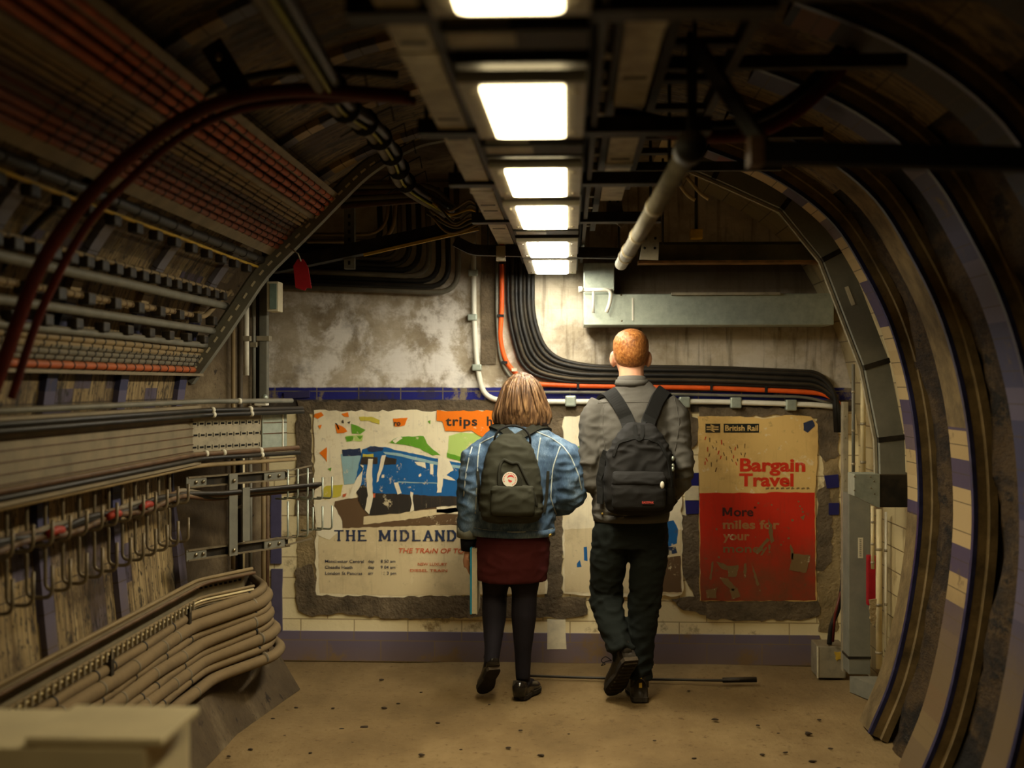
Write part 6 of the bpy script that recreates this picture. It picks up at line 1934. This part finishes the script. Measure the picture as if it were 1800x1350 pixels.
for pts in ([(1050, 708), (1085, 706), (1130, 706), (1170, 708)], [(1061, 700), (1058, 740), (1062, 790)], [(1182, 700), (1190, 740), (1182, 790)]):
    p, u = ds.line([(lm(*q)[0], 0, lm(*q)[1]) for q in pts], .0005, 8); place(MB().tube(p, .0022, 6).mesh('seam'), 'seam', M['shirt'], sh)
place(MB().loft([(0, 0, .868, .183, .130), (0, 0, .905, .19, .134)], 32).mesh('hem_band'), 'hem_band', M['shirt'], sh)
p, nn = ds.back(*lm(1060, 896), .012); place(MB().ball(p, .006, .005, .006, 8).mesh('button'), 'button', M['brass'], sh)
# boots
o, fr = shoe('boot', (-.008, -.205, .225), (-.095, -.005, .010), (-.28, .66, .55), .112, (M['boot'], M['sole']), Man, .075, tread=True)
hl, d_, u_, sd_, Ln = fr
place(MB().tube([hl + d_ * .035 + u_ * .05, hl + d_ * .035 + u_ * .085, hl + d_ * .03 + u_ * .115], [.042, .043, .040], 14).mesh('ankle'), 'ankle', M['boot'], o)
la = MB()
q = hl + d_ * .12 + u_ * .085 - sd_ * .035
for s1 in (1, -1): la.tube(smoothline([q, q + V((-.03, -.01, .012 * s1 + .008)), q + V((-.05, -.005, -.012 + .012 * s1)), q + V((-.03, 0, -.018))], 4), .0022, 5)
place(la.mesh('lace'), 'lace', M['web_black'], o)
o2, fr2 = shoe('boot', (.042, -.075, .0), (.025, .19, .0), (0, 0, 1), .105, (M['boot'], M['sole']), Man, .08)
place(MB().tube([(.040, -.03, .06), (.039, -.015, .115), (.039, -.005, .15)], [.046, .047, .046], 14).mesh('ankle'), 'ankle', M['boot'], o2)
place(MB().bar((.042, -.080, .07), (.042, -.062, .125), .014, .004, up=V((0, -1, 0))).mesh('heel_tab'), 'heel_tab', M['yellow'], o2)

# his backpack
E2 = thing('backpack', 'black canvas backpack with front pocket, worn over the grey shirt', 'backpack', (MX + .028, YP - .21, .93))


def bag2(mesh, name, mt, parent=None):
    o = link(mesh, name, mt); q = parent or E2; o.parent = q
    if q is E2: o.matrix_parent_inverse = Matrix.Translation(PM_ - E2.location)
    return o


cx = .030
bg = MB().loft([(cx, -.195, .937, .135, .05), (cx, -.20, .95, .158, .07), (cx, -.205, 1.0, .168, .085), (cx, -.205, 1.10, .166, .085), (cx, -.20, 1.20, .155, .078), (cx + .002, -.195, 1.27, .125, .066), (cx + .003, -.185, 1.32, .090, .05), (cx + .004, -.178, 1.35, .06, .036)], 32, 0, 3.0)
bgm = organic(bg, .007, 3, creases(.008, [(None, 1.22, .08, .9), (None, 1.08, .08, .4)], 71), 'main_bag')
bag2(bgm, 'main_bag', M['bag_black'])
db2 = Drape(bgm)
cx2 = (1116 - 1108) / 355.0
pk = MB().loft([(cx2, -.285, .955, .115, .02), (cx2, -.292, .97, .125, .032), (cx2, -.295, 1.03, .126, .036), (cx2, -.290, 1.085, .124, .026), (cx2, -.284, 1.092, .118, .014)], 28, 0, 3.2)
pkm = organic(pk, .006, 3, creases(.005, [(None, 1.05, .03, .8)], 77), 'front_pocket')
po = bag2(pkm, 'front_pocket', M['bag_black'])
fl_ = MB().loft([(cx2, -.292, 1.07, .128, .038), (cx2, -.292, 1.10, .126, .034), (cx2, -.285, 1.13, .118, .018)], 28, 0, 3.2)
bag2(organic(fl_, .006, 3, creases(.004, [(None, 1.1, .03, 1)], 79), 'pocket_flap'), 'pocket_flap', M['bag_black'])
dp2 = Drape(pkm)
p, nn = dp2.back(lm(1130, 871)[0], lm(1130, 871)[1], .0)
lb = bag2(MB().box(p.x - .026, p.x + .026, p.y - .005, p.y + .004, p.z - .008, p.z + .008).mesh('woven_label'), 'woven_label', plain('dark_woven_label', (52, 22, 20), .8, 0, .1, 30))
cu = bpy.data.curves.new('t', 'FONT'); cu.body = 'EASTPAK'; cu.size = .0135; cu.align_x = 'CENTER'; cu.offset = .0003; cu.extrude = .0003
ob = bpy.data.objects.new('tmp', cu); COL.objects.link(ob); bpy.context.view_layer.update()
me = bpy.data.meshes.new_from_object(ob.evaluated_get(bpy.context.evaluated_depsgraph_get())); bpy.data.objects.remove(ob)
me.transform(Matrix.Translation((p.x, p.y - .0057, p.z - .003)) @ Matrix.Rotation(math.radians(90), 4, 'X'))
bag2(me, 'label_lettering', plain('label_red', (216, 84, 70), .7, 0, .05, 30), lb)
zp, zn = dp2.back(lm(1152, 842)[0], lm(1152, 842)[1], .012)
bag2(MB().ball(zp + V((0, -.012, 0)), .010, .006, .017, 12).mesh('zip_pull'), 'zip_pull', M['white_pipe'])
for (a, q) in ((1175, 800), (1177, 812), (1184, 818)):
    p, nn = db2.back(min(lm(a, q)[0], cx + .15), lm(a, q)[1], .006); bag2(MB().ball(p, .008, .006, .012, 8).mesh('side_buckle'), 'side_buckle', M['galv_clean'])
for sgn, path in ((-1, [(-.02, -.19, 1.345), (-.05, -.13, 1.42), (-.085, -.09, 1.475), (-.115, -.03, 1.515), (-.14, .03, 1.50), (-.145, .08, 1.45)]), (1, [(.075, -.19, 1.345), (.105, -.13, 1.42), (.13, -.09, 1.475), (.155, -.03, 1.505), (.165, .03, 1.49), (.165, .08, 1.44)])):
    p, u = ds.hug(path, .012); p[0] = V((path[0][0], -.20, 1.33)); p[1] = p[1].lerp(p[0], .5); p[2] = p[2].lerp(p[0], .2)
    bag2(MB().strip(p, .066, .016, ups=u).mesh('shoulder_strap'), 'shoulder_strap', M['web_black'])
    sx = cx + sgn * .16
    p, u = ds.line([(sx - sgn * .02, 0, 1.22), (sx + sgn * .008, 0, 1.10), (sx + sgn * .004, 0, .97)], .03, 6)
    bag2(MB().strip(p, .035, .008, ups=u).mesh('side_strap'), 'side_strap', M['web_black'])
bag2(MB().strip(smoothline([(.008, -.225, 1.345), (.008, -.245, 1.31), (.016, -.262, 1.285), (.034, -.262, 1.285), (.042, -.245, 1.31), (.042, -.225, 1.345)], 5), .018, .006, up=V((0, -1, .3))).mesh('haul_loop'), 'haul_loop', M['web_black'])
zl, zu = db2.line([(cx - .125, 0, 1.20), (cx - .10, 0, 1.265), (cx - .03, 0, 1.285), (cx + .03, 0, 1.285), (cx + .09, 0, 1.265), (cx + .13, 0, 1.19), (cx + .15, 0, 1.06)], .003, 6)
bag2(MB().strip(zl, .014, .006, ups=zu).mesh('zip'), 'zip', M['web_black'])

# ------------------------------------------------------------------ every tie, bolt, screw and clip a part of its own
SINGLE = {'screws': 'screw', 'hanger_rods': 'hanger_rod', 'bolts': 'bolt', 'rivets': 'rivet', 'ties': 'tie', 'clips': 'clip', 'couplings': 'coupling', 'saddles': 'saddle',
          'joints': 'joint', 'joint_cover': 'joint_cover', 'flange': 'flange', 'splice_plate': 'splice_plate', 'side_bar': 'side_bar', 'ribs': 'rib', 'end_cap': 'end_cap'}
for o in [o for o in scene.objects if o.type == 'MESH' and o.parent]:
    base = o.name.split('.')[0]
    if base not in SINGLE: continue
    me = o.data; nv = len(me.vertices); par = list(range(nv))

    def find(a):
        while par[a] != a: par[a] = par[par[a]]; a = par[a]
        return a
    for ed in me.edges:
        a, b = find(ed.vertices[0]), find(ed.vertices[1])
        if a != b: par[a] = b
    isl = {}
    for p in me.polygons: isl.setdefault(find(p.vertices[0]), []).append(p)
    if len(isl) < 2:
        o.name = SINGLE[base]; continue
    for faces in isl.values():
        ids = sorted({i for p in faces for i in p.vertices}); mp = {v: k for k, v in enumerate(ids)}
        m2 = bpy.data.meshes.new(SINGLE[base])
        m2.from_pydata([me.vertices[i].co for i in ids], [], [[mp[i] for i in p.vertices] for p in faces])
        m2.polygons.foreach_set('use_smooth', [p.use_smooth for p in faces])
        for mt in me.materials: m2.materials.append(mt)
        c = bpy.data.objects.new(SINGLE[base], m2); COL.objects.link(c)
        c.parent = o.parent; c.matrix_parent_inverse = o.matrix_parent_inverse.copy()
    bpy.data.objects.remove(o)
bpy.context.view_layer.update()
